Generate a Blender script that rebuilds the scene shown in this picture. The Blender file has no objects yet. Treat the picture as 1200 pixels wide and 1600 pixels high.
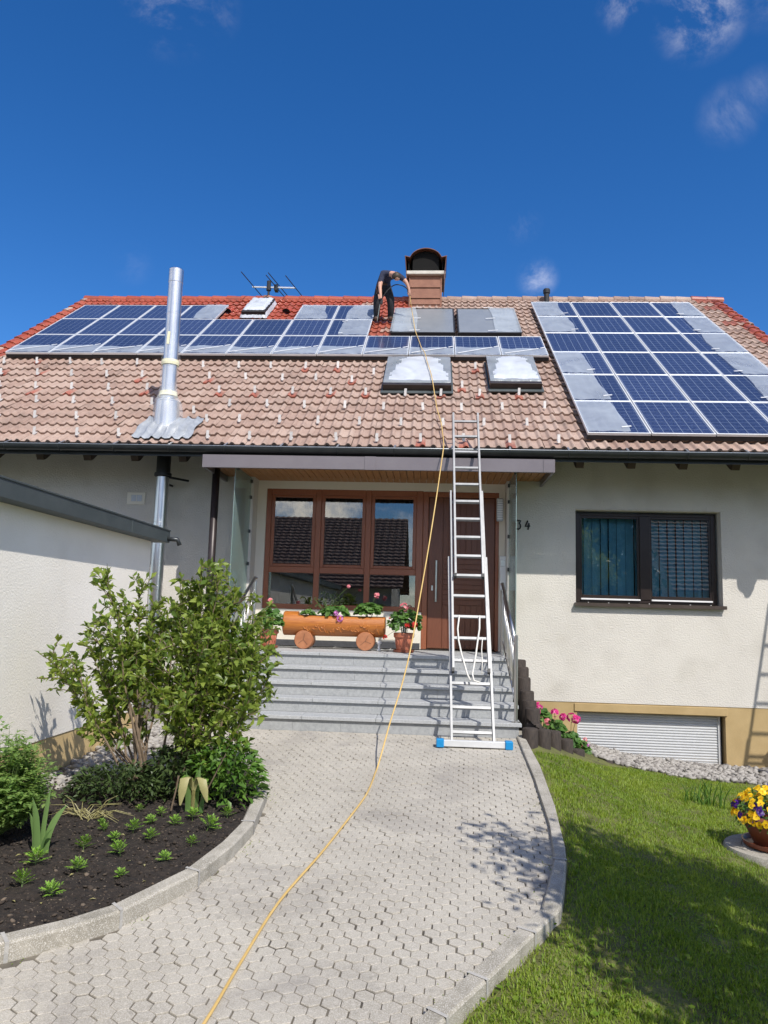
import bpy, bmesh, math, random
import numpy as np
from mathutils import Vector, Matrix
R_ = math.radians
random.seed(7); rng = np.random.default_rng(7)
sc = bpy.context.scene
col = sc.collection

# ------------------------------------------------------------------ camera, world, sun, exposure
CAM = (0.0, 0.0, 1.35)
yaw, pitch, roll = R_(3.65), R_(7.5), R_(1.578)
cam_d = bpy.data.cameras.new('camera'); cam = bpy.data.objects.new('camera', cam_d); col.objects.link(cam)
cy, sy, cp, sp = math.cos(yaw), math.sin(yaw), math.cos(pitch), math.sin(pitch)
fw = Vector((-sy*cp, cy*cp, sp)); rt = Vector((cy, sy, 0)); up = rt.cross(fw)
c_, s_ = math.cos(roll), math.sin(roll)
rr = c_*rt + s_*up; uu = -s_*rt + c_*up
cam.matrix_world = Matrix(((rr.x, uu.x, -fw.x, CAM[0]), (rr.y, uu.y, -fw.y, CAM[1]), (rr.z, uu.z, -fw.z, CAM[2]), (0, 0, 0, 1)))
cam_d.sensor_fit = 'VERTICAL'; cam_d.sensor_height = 24.0; cam_d.lens = 24.0*1200/1600
cam_d.clip_start = .05; cam_d.clip_end = 3000
sc.camera = cam

SUN = Vector((.56, -1, 1.27)).normalized()
SUN_EL = math.asin(SUN.z)
sun_d = bpy.data.lights.new('sun', 'SUN'); sun_d.energy = 4.65; sun_d.angle = R_(.5); sun_d.color = (1, .955, .88)
sun = bpy.data.objects.new('sun', sun_d); col.objects.link(sun)
sun.rotation_euler = SUN.to_track_quat('Z', 'Y').to_euler(); sun.location = (5, -10, 14)

W = bpy.data.worlds.new('World'); sc.world = W; W.use_nodes = True
nt = W.node_tree; nt.nodes.clear()
def N(t, typ, **kw):
    n = t.nodes.new(typ)
    for k, v in kw.items():
        if k == 'inp':
            for a, b in v.items(): n.inputs[a].default_value = b
        else: setattr(n, k, v)
    return n
sky = N(nt, 'ShaderNodeTexSky', sky_type='NISHITA', sun_disc=False, sun_elevation=SUN_EL, sun_rotation=math.atan2(SUN.x, SUN.y),
        altitude=900, air_density=1.0, dust_density=.1, ozone_density=5.0)
bg = N(nt, 'ShaderNodeBackground', inp={'Strength': .14})
outw = N(nt, 'ShaderNodeOutputWorld')
tc = N(nt, 'ShaderNodeTexCoord')
nz = N(nt, 'ShaderNodeTexNoise', inp={'Scale': 9.0, 'Detail': 9.0, 'Roughness': .66, 'Distortion': .35})
nt.links.new(tc.outputs['Generated'], nz.inputs['Vector'])
cur = None
for d, rad, amp in [((-.29, .72, .645), .07, 0.182), ((-.25, .735, .64), .04, 0.091), ((.268, .74, .632), .058, 0.330), ((.33, .72, .63), .04, 0.066), ((.31, .78, .54), .04, 0.086), ((.335, .765, .555), .03, 0.066),
                    ((.122, .90, .41), .030, 0.273), ((.19, .745, .645), .035, 0.218), ((-.36, .84, .40), .03, 0.029), ((.10, .88, .47), .03, 0.073),
                    ((0, -.8, .45), .95, 1.9), ((.8, -.5, .35), .7, 1.6), ((-.8, -.5, .3), .7, 1.6), ((.3, -.5, .9), .5, 1.0), ((.95, .1, .3), .35, 1.2), ((-.95, .05, .3), .35, 1.2)]:  # these wide clouds lie out of view, added to brighten the shade
    v = Vector(d).normalized()
    dp = N(nt, 'ShaderNodeVectorMath', operation='DISTANCE'); dp.inputs[1].default_value = v
    nt.links.new(tc.outputs['Generated'], dp.inputs[0])
    mr = N(nt, 'ShaderNodeMapRange', interpolation_type='SMOOTHSTEP', inp={'From Min': rad, 'From Max': 0.0, 'To Min': 0.0, 'To Max': amp})
    nt.links.new(dp.outputs['Value'], mr.inputs['Value'])
    if cur is None: cur = mr.outputs[0]
    else:
        m = N(nt, 'ShaderNodeMath', operation='MAXIMUM'); nt.links.new(cur, m.inputs[0]); nt.links.new(mr.outputs[0], m.inputs[1]); cur = m.outputs[0]
nr = N(nt, 'ShaderNodeMapRange', interpolation_type='SMOOTHSTEP', inp={'From Min': .42, 'From Max': .74, 'To Min': 0.0, 'To Max': 1.0})
nt.links.new(nz.outputs['Fac'], nr.inputs['Value'])
mm = N(nt, 'ShaderNodeMath', operation='MULTIPLY'); nt.links.new(cur, mm.inputs[0]); nt.links.new(nr.outputs[0], mm.inputs[1]); mm.use_clamp = True
hs = N(nt, 'ShaderNodeHueSaturation', inp={'Hue': .507, 'Saturation': 1.27, 'Value': 1.0})
nt.links.new(sky.outputs[0], hs.inputs['Color'])
mx = N(nt, 'ShaderNodeMix', data_type='RGBA'); mx.inputs['B'].default_value = (19.0, 17.6, 15.6, 1)
nt.links.new(mm.outputs[0], mx.inputs['Factor']); nt.links.new(hs.outputs[0], mx.inputs['A'])
nt.links.new(mx.outputs['Result'], bg.inputs['Color']); nt.links.new(bg.outputs[0], outw.inputs[0])

sc.view_settings.view_transform = 'Standard'; sc.view_settings.look = 'None'
sc.view_settings.exposure = 0.15; sc.view_settings.gamma = 1.0
sc.render.resolution_x, sc.render.resolution_y = 768, 1024
sc.render.engine = 'CYCLES'
sc.cycles.max_bounces = 8; sc.cycles.transparent_max_bounces = 12

# ------------------------------------------------------------------ materials
def lin(r, g, b):
    f = lambda c: (c/255/12.92) if c <= 10 else ((c/255+.055)/1.055)**2.4
    return (f(r), f(g), f(b), 1)
def C4(c): return tuple(c) if len(c) == 4 else tuple(c)+(1,)
MATS = {}
def mat(name, c1, c2=None, rough=.6, metal=0., scale=8., detail=4., bump=0., bscale=60., bdist=.01, ior=1.5, coat=0., attr=None, speck=None, stretch=None, objrnd=0., spec=None, ramp=(.35, .65)):
    """principled material, two tones mixed by noise (or by a stored attribute), optional bump and fine specks"""
    if name in MATS: return MATS[name]
    m = bpy.data.materials.new(name); m.use_nodes = True; t = m.node_tree
    p = t.nodes['Principled BSDF']; L = t.links.new
    p.inputs['Roughness'].default_value = rough; p.inputs['Metallic'].default_value = metal; p.inputs['IOR'].default_value = ior
    p.inputs['Coat Weight'].default_value = coat; p.inputs['Coat Roughness'].default_value = .08
    if spec is not None: p.inputs['Specular IOR Level'].default_value = spec
    c2 = c2 or c1
    tcn = N(t, 'ShaderNodeTexCoord'); vec = tcn.outputs['Object']
    if stretch:
        mp = N(t, 'ShaderNodeMapping'); mp.inputs['Scale'].default_value = stretch; L(vec, mp.inputs['Vector']); vec = mp.outputs[0]
    mixn = N(t, 'ShaderNodeMix', data_type='RGBA'); mixn.inputs['A'].default_value = C4(c1); mixn.inputs['B'].default_value = C4(c2)
    if attr:
        a = N(t, 'ShaderNodeAttribute', attribute_name=attr); L(a.outputs['Fac'], mixn.inputs['Factor'])
    else:
        nn = N(t, 'ShaderNodeTexNoise', inp={'Scale': scale, 'Detail': detail, 'Roughness': .6}); L(vec, nn.inputs['Vector'])
        mr = N(t, 'ShaderNodeMapRange', inp={'From Min': ramp[0], 'From Max': ramp[1]}); L(nn.outputs['Fac'], mr.inputs['Value']); L(mr.outputs[0], mixn.inputs['Factor'])
    out = mixn.outputs['Result']
    if speck:
        n3 = N(t, 'ShaderNodeTexNoise', inp={'Scale': speck[0], 'Detail': 2.0}); L(vec, n3.inputs['Vector'])
        m3 = N(t, 'ShaderNodeMapRange', inp={'From Min': speck[1], 'From Max': speck[2]}); L(n3.outputs['Fac'], m3.inputs['Value'])
        x3 = N(t, 'ShaderNodeMix', data_type='RGBA'); x3.inputs['B'].default_value = C4(speck[3])
        L(m3.outputs[0], x3.inputs['Factor']); L(out, x3.inputs['A']); out = x3.outputs['Result']
    if objrnd:
        oi = N(t, 'ShaderNodeObjectInfo'); m4 = N(t, 'ShaderNodeMapRange', inp={'To Min': 1-objrnd, 'To Max': 1+objrnd}); L(oi.outputs['Random'], m4.inputs['Value'])
        h4 = N(t, 'ShaderNodeHueSaturation'); L(m4.outputs[0], h4.inputs['Value']); L(out, h4.inputs['Color']); out = h4.outputs[0]
    L(out, p.inputs['Base Color'])
    if bump:
        nb = N(t, 'ShaderNodeTexNoise', inp={'Scale': bscale, 'Detail': 4.0, 'Roughness': .55}); L(vec, nb.inputs['Vector'])
        b = N(t, 'ShaderNodeBump', inp={'Strength': bump, 'Distance': bdist}); L(nb.outputs['Fac'], b.inputs['Height']); L(b.outputs[0], p.inputs['Normal'])
    MATS[name] = m
    return m
def leafmat(name, c1, c2, trans=.35, rough=.45, spec=.4):
    m = mat(name, c1, c2, rough=rough, attr='rnd', spec=spec); t = m.node_tree; p = t.nodes['Principled BSDF']; o = t.nodes['Material Output']
    tr = N(t, 'ShaderNodeBsdfTranslucent'); ms = N(t, 'ShaderNodeMixShader', inp={'Fac': trans})
    src = p.inputs['Base Color'].links[0].from_socket
    hs = N(t, 'ShaderNodeHueSaturation', inp={'Hue': .485, 'Saturation': 1.1, 'Value': 1.5}); t.links.new(src, hs.inputs['Color'])
    t.links.new(hs.outputs[0], tr.inputs['Color']); t.links.new(p.outputs[0], ms.inputs[1]); t.links.new(tr.outputs[0], ms.inputs[2]); t.links.new(ms.outputs[0], o.inputs['Surface'])
    return m
def glassmat(name, tint, refl=.12, rough=.0, body=.0, bodycol=(.5, .6, .6, 1)):
    m = bpy.data.materials.new(name); m.use_nodes = True; t = m.node_tree; t.nodes.clear(); L = t.links.new
    o = N(t, 'ShaderNodeOutputMaterial'); tr = N(t, 'ShaderNodeBsdfTransparent', inp={'Color': C4(tint)}); gl = N(t, 'ShaderNodeBsdfGlossy', inp={'Roughness': rough})
    lw = N(t, 'ShaderNodeLayerWeight', inp={'Blend': .25}); mr = N(t, 'ShaderNodeMapRange', inp={'To Min': refl, 'To Max': .9}); L(lw.outputs['Fresnel'], mr.inputs['Value'])
    ms = N(t, 'ShaderNodeMixShader'); L(mr.outputs[0], ms.inputs[0])
    src = tr.outputs[0]
    if body:
        df = N(t, 'ShaderNodeBsdfDiffuse', inp={'Color': C4(bodycol)}); m2 = N(t, 'ShaderNodeMixShader', inp={'Fac': body}); L(src, m2.inputs[1]); L(df.outputs[0], m2.inputs[2]); src = m2.outputs[0]
    L(src, ms.inputs[1]); L(gl.outputs[0], ms.inputs[2]); L(ms.outputs[0], o.inputs['Surface'])
    MATS[name] = m; return m

M_WALL = mat('plaster_white', (.55, .52, .475), (.60, .57, .52), rough=.9, scale=1.2, bump=.75, bscale=46, bdist=.012, speck=(1.7, .52, .86, (.47, .44, .39, 1)))
M_WALLA = mat('plaster_annex_sunlit', (.84, .785, .70), (.88, .83, .75), rough=.9, scale=1.2, bump=.5, bscale=52, bdist=.010, speck=(1.5, .55, .9, (.73, .68, .60, 1)))  # brighter than the house plaster to make up for weak sunlight here
M_WALLS = mat('plaster_smooth', (.72, .68, .58), (.75, .71, .62), rough=.9, scale=1.5, bump=.15, bscale=60)
M_PLINTH = mat('plinth_ochre', (.37, .265, .125), (.42, .305, .15), rough=.9, scale=3, bump=.25, bscale=80, bdist=.006)
M_DARKWOOD = mat('dark_stained_wood', (.030, .018, .012), (.05, .03, .02), rough=.6, scale=6, stretch=(1, 8, 8))
M_SOFFIT = mat('soffit_pine', (.34, .15, .055), (.42, .20, .075), rough=.55, scale=5, stretch=(8, 1, 1))
M_FASCIA = mat('canopy_metal', (.145, .125, .135), (.165, .145, .155), rough=.38, metal=.0, scale=2, coat=.2)
M_GUTTER = mat('gutter_dark_metal', (.030, .034, .036), (.045, .05, .052), rough=.35, metal=.4, scale=4)
M_LIP = mat('gutter_bright_lip', (.34, .36, .38), rough=.35, metal=.6)
M_COPING = mat('coping_slate_metal', (.060, .075, .078), (.08, .095, .098), rough=.55, metal=.2, scale=3)
M_FRAMEW = mat('mahogany_frame', (.25, .080, .036), (.31, .105, .050), rough=.4, scale=10, stretch=(12, 12, 1), coat=.15)
M_DOORW = mat('mahogany_door', (.14, .046, .023), (.18, .062, .031), rough=.42, scale=9, stretch=(14, 14, 1), coat=.1)
M_WINF = mat('dark_brown_frame', (.018, .011, .009), (.026, .017, .013), rough=.35, scale=6)
M_STEEL = mat('brushed_steel', (.55, .54, .52), (.62, .61, .59), rough=.3, metal=1, scale=8)
M_FLUE = mat('polished_flue_steel', (.60, .60, .60), (.68, .68, .68), rough=.30, metal=1, scale=3)
M_ALU = mat('ladder_aluminium', (.24, .243, .248), (.31, .313, .318), rough=.45, metal=.5, scale=6)
M_BLACK = mat('black_plastic', (.012, .012, .013), rough=.5)
M_BLUE = mat('bright_blue_plastic', (.006, .22, .50), rough=.4)
M_WHITEP = mat('white_plastic', (.72, .72, .72), rough=.35)
M_GREYP = mat('grey_metal_box', (.42, .44, .46), (.47, .49, .51), rough=.35, metal=.3)
M_GRANT = mat('granite_tread', (.30, .31, .315), (.38, .39, .395), rough=.6, scale=40, speck=(420, .56, .7, (.62, .62, .62, 1)), bump=.05, bscale=300)
M_GRANR = mat('granite_riser', (.25, .26, .265), (.33, .34, .345), rough=.7, scale=30, speck=(380, .56, .7, (.5, .5, .5, 1)), bump=.08, bscale=300)
M_GRAND = mat('granite_base_dark', (.06, .062, .068), (.08, .082, .09), rough=.5, scale=20)
M_PAVER = mat('concrete_paver', (.312, .284, .234), (.408, .376, .315), rough=.85, scale=1.6, speck=(260, .50, .72, (.52, .49, .45, 1)), bump=.35, bscale=260, bdist=.004, attr=None)
M_JOINT = mat('joint_sand', (.062, .053, .042), (.17, .15, .118), rough=1, scale=4, bump=.5, bscale=90)
M_KERB = mat('kerb_concrete', (.25, .228, .185), (.37, .34, .285), rough=.9, scale=5, speck=(190, .50, .68, (.56, .53, .48, 1)), bump=.5, bscale=180, bdist=.005)
M_MORTAR = mat('mortar_patch', (.33, .32, .30), (.42, .40, .37), rough=.95, scale=20, bump=.4, bscale=80)
M_SOIL = mat('dark_soil', (.012, .0085, .0065), (.034, .025, .019), rough=1, scale=26, speck=(85, .66, .72, (.22, .17, .12, 1)), bump=1, bscale=38, bdist=.03)
M_LAWN = mat('lawn_ground', (.085, .085, .028), (.145, .155, .04), rough=1, scale=4, bump=.8, bscale=60, bdist=.02)
M_GROUND = mat('ground_far', (.10, .13, .05), (.16, .15, .09), rough=1, scale=.4)
M_PEB = mat('pebble_stone', (.33, .31, .285), (.15, .135, .125), rough=.8, attr='rnd')
M_PIPE = mat('downpipe_dark_metal', (.030, .022, .022), (.04, .03, .03), rough=.4, metal=.3)
M_CHIM = mat('terracotta_slate', (.215, .092, .058), (.265, .12, .076), rough=.75, scale=6, bump=.1, bscale=60)
M_CAP = mat('copper_brown_cap', (.105, .040, .024), (.15, .06, .035), rough=.5, metal=.3, scale=4)
M_HOLLOW = mat('hollow_black', (.0025, .002, .002), rough=1)  # flat black for the darkness inside hood, flue mouth and vent tiles
M_STONEB = mat('pale_concrete_band', (.50, .46, .40), (.58, .54, .48), rough=.9, scale=10)
M_PALI = mat('dark_palisade_wood', (.022, .016, .013), (.055, .040, .031), rough=.75, scale=14, stretch=(6, 6, 1), bump=.4, bscale=50)
M_TERRA = mat('terracotta_pot', (.40, .125, .07), (.47, .16, .09), rough=.6, scale=6)
M_TERRAD = mat('brown_plastic_bowl', (.20, .055, .028), (.24, .07, .036), rough=.4, scale=5)
M_LOG = mat('varnished_log', (.30, .085, .014), (.50, .18, .03), rough=.38, scale=7, detail=8, stretch=(.8, 9, 9), coat=.15, bump=.35, bscale=22, ramp=(.25, .75))
M_LOGEND = mat('log_end_grain', (.30, .115, .05), (.40, .165, .075), rough=.6, scale=9, stretch=(1, 1, 1))
M_STEM = mat('twig_bark', (.12, .085, .055), (.19, .14, .095), rough=.85, scale=20)
M_GSTEM = mat('green_stem', (.07, .12, .03), (.10, .16, .04), rough=.6, scale=20)
M_HOSE = mat('yellow_hose_rubber', (.54, .36, .12), (.62, .43, .16), rough=.4, scale=3)
M_ROPE = mat('pale_rope', (.62, .60, .56), (.70, .68, .63), rough=.9, scale=40)
M_LEAF = leafmat('shrub_leaf', (.085, .15, .026, 1), (.30, .375, .075, 1), trans=.42, rough=.36)
M_LEAF2 = leafmat('bright_leaf', (.055, .13, .022, 1), (.13, .24, .04, 1), trans=.3)
M_LEAFD = leafmat('dark_leaf', (.028, .05, .018, 1), (.07, .105, .032, 1), trans=.2)
M_FERN = leafmat('fern_leaf', (.12, .22, .055, 1), (.27, .38, .11, 1), trans=.4)
M_SEED = leafmat('seedling_leaf', (.12, .26, .025, 1), (.24, .40, .06, 1), trans=.3)
M_GRASS = leafmat('grass_blade', (.12, .215, .018, 1), (.295, .375, .052, 1), trans=.42, rough=.5)
M_IRIS = leafmat('iris_leaf', (.10, .20, .06, 1), (.19, .30, .10, 1), trans=.3)
M_DRY = leafmat('dry_leaf', (.32, .29, .12, 1), (.45, .42, .2, 1), trans=.3)
M_GER = leafmat('geranium_leaf', (.045, .12, .022, 1), (.12, .23, .05, 1), trans=.3)
M_PINK = leafmat('pink_petal', (.70, .22, .25, 1), (.85, .36, .38, 1), trans=.3)
M_MAG = leafmat('magenta_petal', (.55, .035, .20, 1), (.75, .09, .34, 1), trans=.3)
M_LILAC = leafmat('lilac_petal', (.55, .18, .50, 1), (.70, .30, .62, 1), trans=.3)
M_RED = leafmat('red_petal', (.60, .03, .025, 1), (.75, .08, .05, 1), trans=.25)
M_YEL = leafmat('yellow_petal', (.80, .50, .01, 1), (.90, .66, .02, 1), trans=.25)
M_VIO = leafmat('violet_petal', (.035, .012, .16, 1), (.10, .02, .26, 1), trans=.2)
M_SHIRT = mat('navy_cloth', (.016, .019, .042), (.026, .030, .06), rough=.9, scale=20)
M_TROU = mat('black_cloth', (.009, .010, .014), (.017, .018, .024), rough=.9, scale=20)
M_SKIN = mat('skin', (.50, .27, .19), (.56, .31, .22), rough=.55, scale=20)
M_HAIR = mat('brown_hair', (.028, .018, .010), (.05, .033, .018), rough=.6, scale=60)
M_BOOT = mat('brown_boot', (.07, .035, .022), (.1, .05, .03), rough=.7, scale=20)
M_FOIL = mat('grey_lead_flashing', (.36, .38, .40), (.46, .48, .50), rough=.45, metal=.4, scale=9, bump=.3, bscale=18)
M_HOOK = mat('galvanised_hook', (.50, .47, .45), (.62, .59, .57), rough=.6, metal=.1, scale=30, objrnd=.12)
M_PFRAME = mat('panel_frame_silver', (.70, .71, .72), (.76, .77, .78), rough=.4, metal=.35, scale=4)
M_PSIDE = mat('panel_back_dark', (.012, .012, .015), rough=.6)
M_COLL = mat('collector_absorber', (.20, .215, .23), (.225, .24, .255), rough=.25, scale=3, ior=1.5)
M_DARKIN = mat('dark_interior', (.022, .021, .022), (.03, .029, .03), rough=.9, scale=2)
M_BLIND = mat('blue_blind_fabric', (.10, .30, .42), (.13, .36, .48), rough=.8, scale=3)
M_CURT = mat('grey_curtain', (.05, .05, .055), (.08, .08, .085), rough=.9, scale=4, stretch=(14, 1, 1))
M_SHUT = mat('white_shutter', (.46, .47, .48), (.50, .51, .52), rough=.4)
M_SILL = mat('brown_sill', (.075, .058, .05), (.095, .075, .065), rough=.3, metal=.3)
M_TAPE = mat('masking_tape', (.72, .68, .45), (.78, .74, .52), rough=.7, scale=20)
M_RUST = mat('rusty_iron', (.10, .04, .02), (.2, .08, .03), rough=.8, scale=30)
M_GLASS = glassmat('window_glass', (.75, .78, .78), refl=.11)
M_GLASSR = glassmat('blind_window_glass', (.92, .95, .96), refl=.085)
M_SIDEGL = glassmat('frosted_side_glass', (.80, .92, .88), refl=.05, rough=.15, body=.42, bodycol=(.42, .56, .52, 1))
M_DARKGL = mat('skylight_glass', (.02, .025, .03), rough=.05)

def stain(m, scale, lo, hi, colr, fac):
    t = m.node_tree; p = t.nodes['Principled BSDF']; src = p.inputs['Base Color'].links[0].from_socket; L = t.links.new
    g_ = N(t, 'ShaderNodeNewGeometry'); n_ = N(t, 'ShaderNodeTexNoise', inp={'Scale': scale, 'Detail': 7.0, 'Roughness': .65, 'Distortion': .6}); L(g_.outputs['Position'], n_.inputs['Vector'])
    r_ = N(t, 'ShaderNodeMapRange', inp={'From Min': lo, 'From Max': hi, 'To Max': fac}); L(n_.outputs['Fac'], r_.inputs['Value'])
    x_ = N(t, 'ShaderNodeMix', data_type='RGBA'); x_.inputs['B'].default_value = C4(colr); L(r_.outputs[0], x_.inputs['Factor']); L(src, x_.inputs['A']); L(x_.outputs['Result'], p.inputs['Base Color'])
stain(M_PAVER, 150, .50, .60, (.60, .56, .50), .55); stain(M_PAVER, 190, .53, .63, (.16, .145, .125), .55)
stain(M_PAVER, 1.1, .52, .72, (.17, .155, .15), .5); stain(M_PAVER, 13, .60, .68, (.16, .15, .13), .35)
stain(M_KERB, 6, .5, .7, (.14, .13, .10), .45)
def tile_material():
    m = bpy.data.materials.new('roof_tile'); m.use_nodes = True; t = m.node_tree; p = t.nodes['Principled BSDF']; L = t.links.new
    p.inputs['Roughness'].default_value = .8
    tcn = N(t, 'ShaderNodeTexCoord')
    a = N(t, 'ShaderNodeAttribute', attribute_name='rnd'); b = N(t, 'ShaderNodeAttribute', attribute_name='paint')
    n1 = N(t, 'ShaderNodeTexNoise', inp={'Scale': 5.0, 'Detail': 6.0, 'Roughness': .65}); L(tcn.outputs['Object'], n1.inputs['Vector'])
    n2 = N(t, 'ShaderNodeTexNoise', inp={'Scale': 60.0, 'Detail': 3.0}); L(tcn.outputs['Object'], n2.inputs['Vector'])
    ad = N(t, 'ShaderNodeMath', operation='ADD'); L(a.outputs['Fac'], ad.inputs[0]); L(n1.outputs['Fac'], ad.inputs[1])
    ad2 = N(t, 'ShaderNodeMath', operation='ADD'); L(ad.outputs[0], ad2.inputs[0]); L(n2.outputs['Fac'], ad2.inputs[1])
    mr = N(t, 'ShaderNodeMapRange', inp={'From Min': .75, 'From Max': 2.05}); L(ad2.outputs[0], mr.inputs['Value'])
    cr = N(t, 'ShaderNodeValToRGB'); L(mr.outputs[0], cr.inputs['Fac'])
    cr.color_ramp.elements[0].color = (.19, .115, .09, 1); cr.color_ramp.elements[1].color = (.43, .325, .268, 1)
    e = cr.color_ramp.elements.new(.5); e.color = (.325, .222, .178, 1)
    rm = N(t, 'ShaderNodeMix', data_type='RGBA'); rm.inputs['A'].default_value = (.29, .055, .027, 1); rm.inputs['B'].default_value = (.38, .085, .043, 1); L(a.outputs['Fac'], rm.inputs['Factor'])
    fm = N(t, 'ShaderNodeMix', data_type='RGBA'); L(b.outputs['Fac'], fm.inputs['Factor']); L(cr.outputs[0], fm.inputs['A']); L(rm.outputs['Result'], fm.inputs['B'])
    L(fm.outputs['Result'], p.inputs['Base Color']); stain(m, 2.2, .50, .70, (.10, .075, .062), .45); stain(m, 34, .60, .68, (.42, .38, .33), .28)
    rr_ = N(t, 'ShaderNodeMapRange', inp={'To Min': .85, 'To Max': .38}); L(b.outputs['Fac'], rr_.inputs['Value']); L(rr_.outputs[0], p.inputs['Roughness'])
    bp_ = N(t, 'ShaderNodeBump', inp={'Strength': .25, 'Distance': .004}); L(n2.outputs['Fac'], bp_.inputs['Height']); L(bp_.outputs[0], p.inputs['Normal'])
    return m
M_TILE = tile_material()

PW, PH = .845, 1.245         # one solar module
def cell_material():
    m = bpy.data.materials.new('solar_cells'); m.use_nodes = True; t = m.node_tree; p = t.nodes['Principled BSDF']; L = t.links.new
    p.inputs['Roughness'].default_value = .16; p.inputs['IOR'].default_value = 1.45
    tcn = N(t, 'ShaderNodeTexCoord'); sx = N(t, 'ShaderNodeSeparateXYZ'); L(tcn.outputs['Object'], sx.inputs[0])
    def edge(sock, n, size, off, w, frac=None):
        a = N(t, 'ShaderNodeMath', operation='SUBTRACT'); L(sock, a.inputs[0]); a.inputs[1].default_value = off
        b = N(t, 'ShaderNodeMath', operation='MULTIPLY'); L(a.outputs[0], b.inputs[0]); b.inputs[1].default_value = n/size
        f = N(t, 'ShaderNodeMath', operation='FRACT'); L(b.outputs[0], f.inputs[0])
        c = N(t, 'ShaderNodeMath', operation='PINGPONG'); L(f.outputs[0], c.inputs[0]); c.inputs[1].default_value = .5
        d = N(t, 'ShaderNodeMath', operation='LESS_THAN'); L(c.outputs[0], d.inputs[0]); d.inputs[1].default_value = w
        return d.outputs[0]
    ex = edge(sx.outputs[0], 6, PW-.07, .035, .022); ey = edge(sx.outputs[1], 9, PH-.07, .035, .014)
    mxn = N(t, 'ShaderNodeMath', operation='MAXIMUM'); L(ex, mxn.inputs[0]); L(ey, mxn.inputs[1])
    bb = edge(sx.outputs[1], 27, PH-.07, .035+(PH-.07)/54, .05)
    vo = N(t, 'ShaderNodeTexVoronoi', inp={'Scale': 55.0}); L(tcn.outputs['Object'], vo.inputs['Vector'])
    oi = N(t, 'ShaderNodeObjectInfo')
    mixc = N(t, 'ShaderNodeMix', data_type='RGBA'); mixc.inputs['A'].default_value = (.020, .030, .075, 1); mixc.inputs['B'].default_value = (.036, .052, .118, 1)
    sv = N(t, 'ShaderNodeSeparateColor'); L(vo.outputs['Color'], sv.inputs[0]); L(sv.outputs[0], mixc.inputs['Factor'])
    mb = N(t, 'ShaderNodeMix', data_type='RGBA'); mb.inputs['B'].default_value = (.07, .09, .17, 1); L(mixc.outputs['Result'], mb.inputs['A'])
    hb = N(t, 'ShaderNodeMath', operation='MULTIPLY'); L(bb, hb.inputs[0]); hb.inputs[1].default_value = .35; L(hb.outputs[0], mb.inputs['Factor'])
    ml = N(t, 'ShaderNodeMix', data_type='RGBA'); ml.inputs['B'].default_value = (.21, .25, .32, 1); L(mb.outputs['Result'], ml.inputs['A'])
    L(mxn.outputs[0], ml.inputs['Factor'])
    hv = N(t, 'ShaderNodeHueSaturation'); mv = N(t, 'ShaderNodeMapRange', inp={'To Min': .85, 'To Max': 1.15}); L(oi.outputs['Random'], mv.inputs['Value']); L(mv.outputs[0], hv.inputs['Value']); L(ml.outputs['Result'], hv.inputs['Color'])
    L(hv.outputs[0], p.inputs['Base Color'])
    return m
M_CELL = cell_material()

def film_material(name, lo, hi, colr, wr, met=0.):
    m = bpy.data.materials.new(name); m.use_nodes = True; t = m.node_tree; p = t.nodes['Principled BSDF']; L = t.links.new
    p.inputs['Base Color'].default_value = colr; p.inputs['Roughness'].default_value = .3; p.inputs['IOR'].default_value = 1.5
    o = t.nodes['Material Output']; tr = N(t, 'ShaderNodeBsdfTransparent')
    ge = N(t, 'ShaderNodeNewGeometry')
    n1 = N(t, 'ShaderNodeTexNoise', inp={'Scale': 1.4, 'Detail': 2.0, 'Roughness': .5, 'Distortion': 1.5}); L(ge.outputs['Position'], n1.inputs['Vector'])
    n2 = N(t, 'ShaderNodeTexNoise', inp={'Scale': wr, 'Detail': 4.0, 'Distortion': 2.5}); L(ge.outputs['Position'], n2.inputs['Vector'])
    mr = N(t, 'ShaderNodeMapRange', inp={'From Min': .3, 'From Max': .7, 'To Min': lo, 'To Max': hi}); L(n1.outputs['Fac'], mr.inputs['Value'])
    b = N(t, 'ShaderNodeBump', inp={'Strength': .25, 'Distance': .03}); L(n2.outputs['Fac'], b.inputs['Height'])
    p.inputs['Metallic'].default_value = met; L(b.outputs[0], p.inputs['Normal'])
    ms = N(t, 'ShaderNodeMixShader'); L(mr.outputs[0], ms.inputs[0]); L(tr.outputs[0], ms.inputs[1]); L(p.outputs[0], ms.inputs[2]); L(ms.outputs[0], o.inputs['Surface'])
    return m
M_FILM = film_material('thin_plastic_film', .30, .44, (.62, .68, .74, 1), 5)
M_FILMW = film_material('crumpled_plastic_film', .66, .92, (.72, .75, .79, 1), 4, .15)
M_FILMC = film_material('clear_plastic_film', .02, .34, (.80, .83, .86, 1), 8)

# ------------------------------------------------------------------ builders
WLOC = {}
def link(o, parent=None):
    col.objects.link(o)
    if parent is not None: o.parent = parent
    return o
def tag(o, label, cat=None, group=None, kind=None):
    if label: o['label'] = label
    if cat: o['category'] = cat
    if group: o['group'] = group
    if kind: o['kind'] = kind
    return o
def thing(name, label, cat, loc=(0, 0, 0), rz=0., group=None):
    o = bpy.data.objects.new(name, None); o.empty_display_size = .1; o.location = loc; o.rotation_euler = (0, 0, rz); col.objects.link(o)
    WLOC[o.name] = Vector(loc)
    return tag(o, label, cat, group)
ORD = ['first', 'second', 'third', 'fourth', 'fifth', 'sixth', 'seventh', 'eighth', 'ninth', 'tenth', 'eleventh', 'twelfth', 'thirteenth', 'fourteenth', 'fifteenth', 'sixteenth']
def copy_tree(o, parent=None):
    c = o.copy(); col.objects.link(c)
    if parent is not None: c.parent = parent
    for ch in list(o.children): copy_tree(ch, c)
    return c

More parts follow.
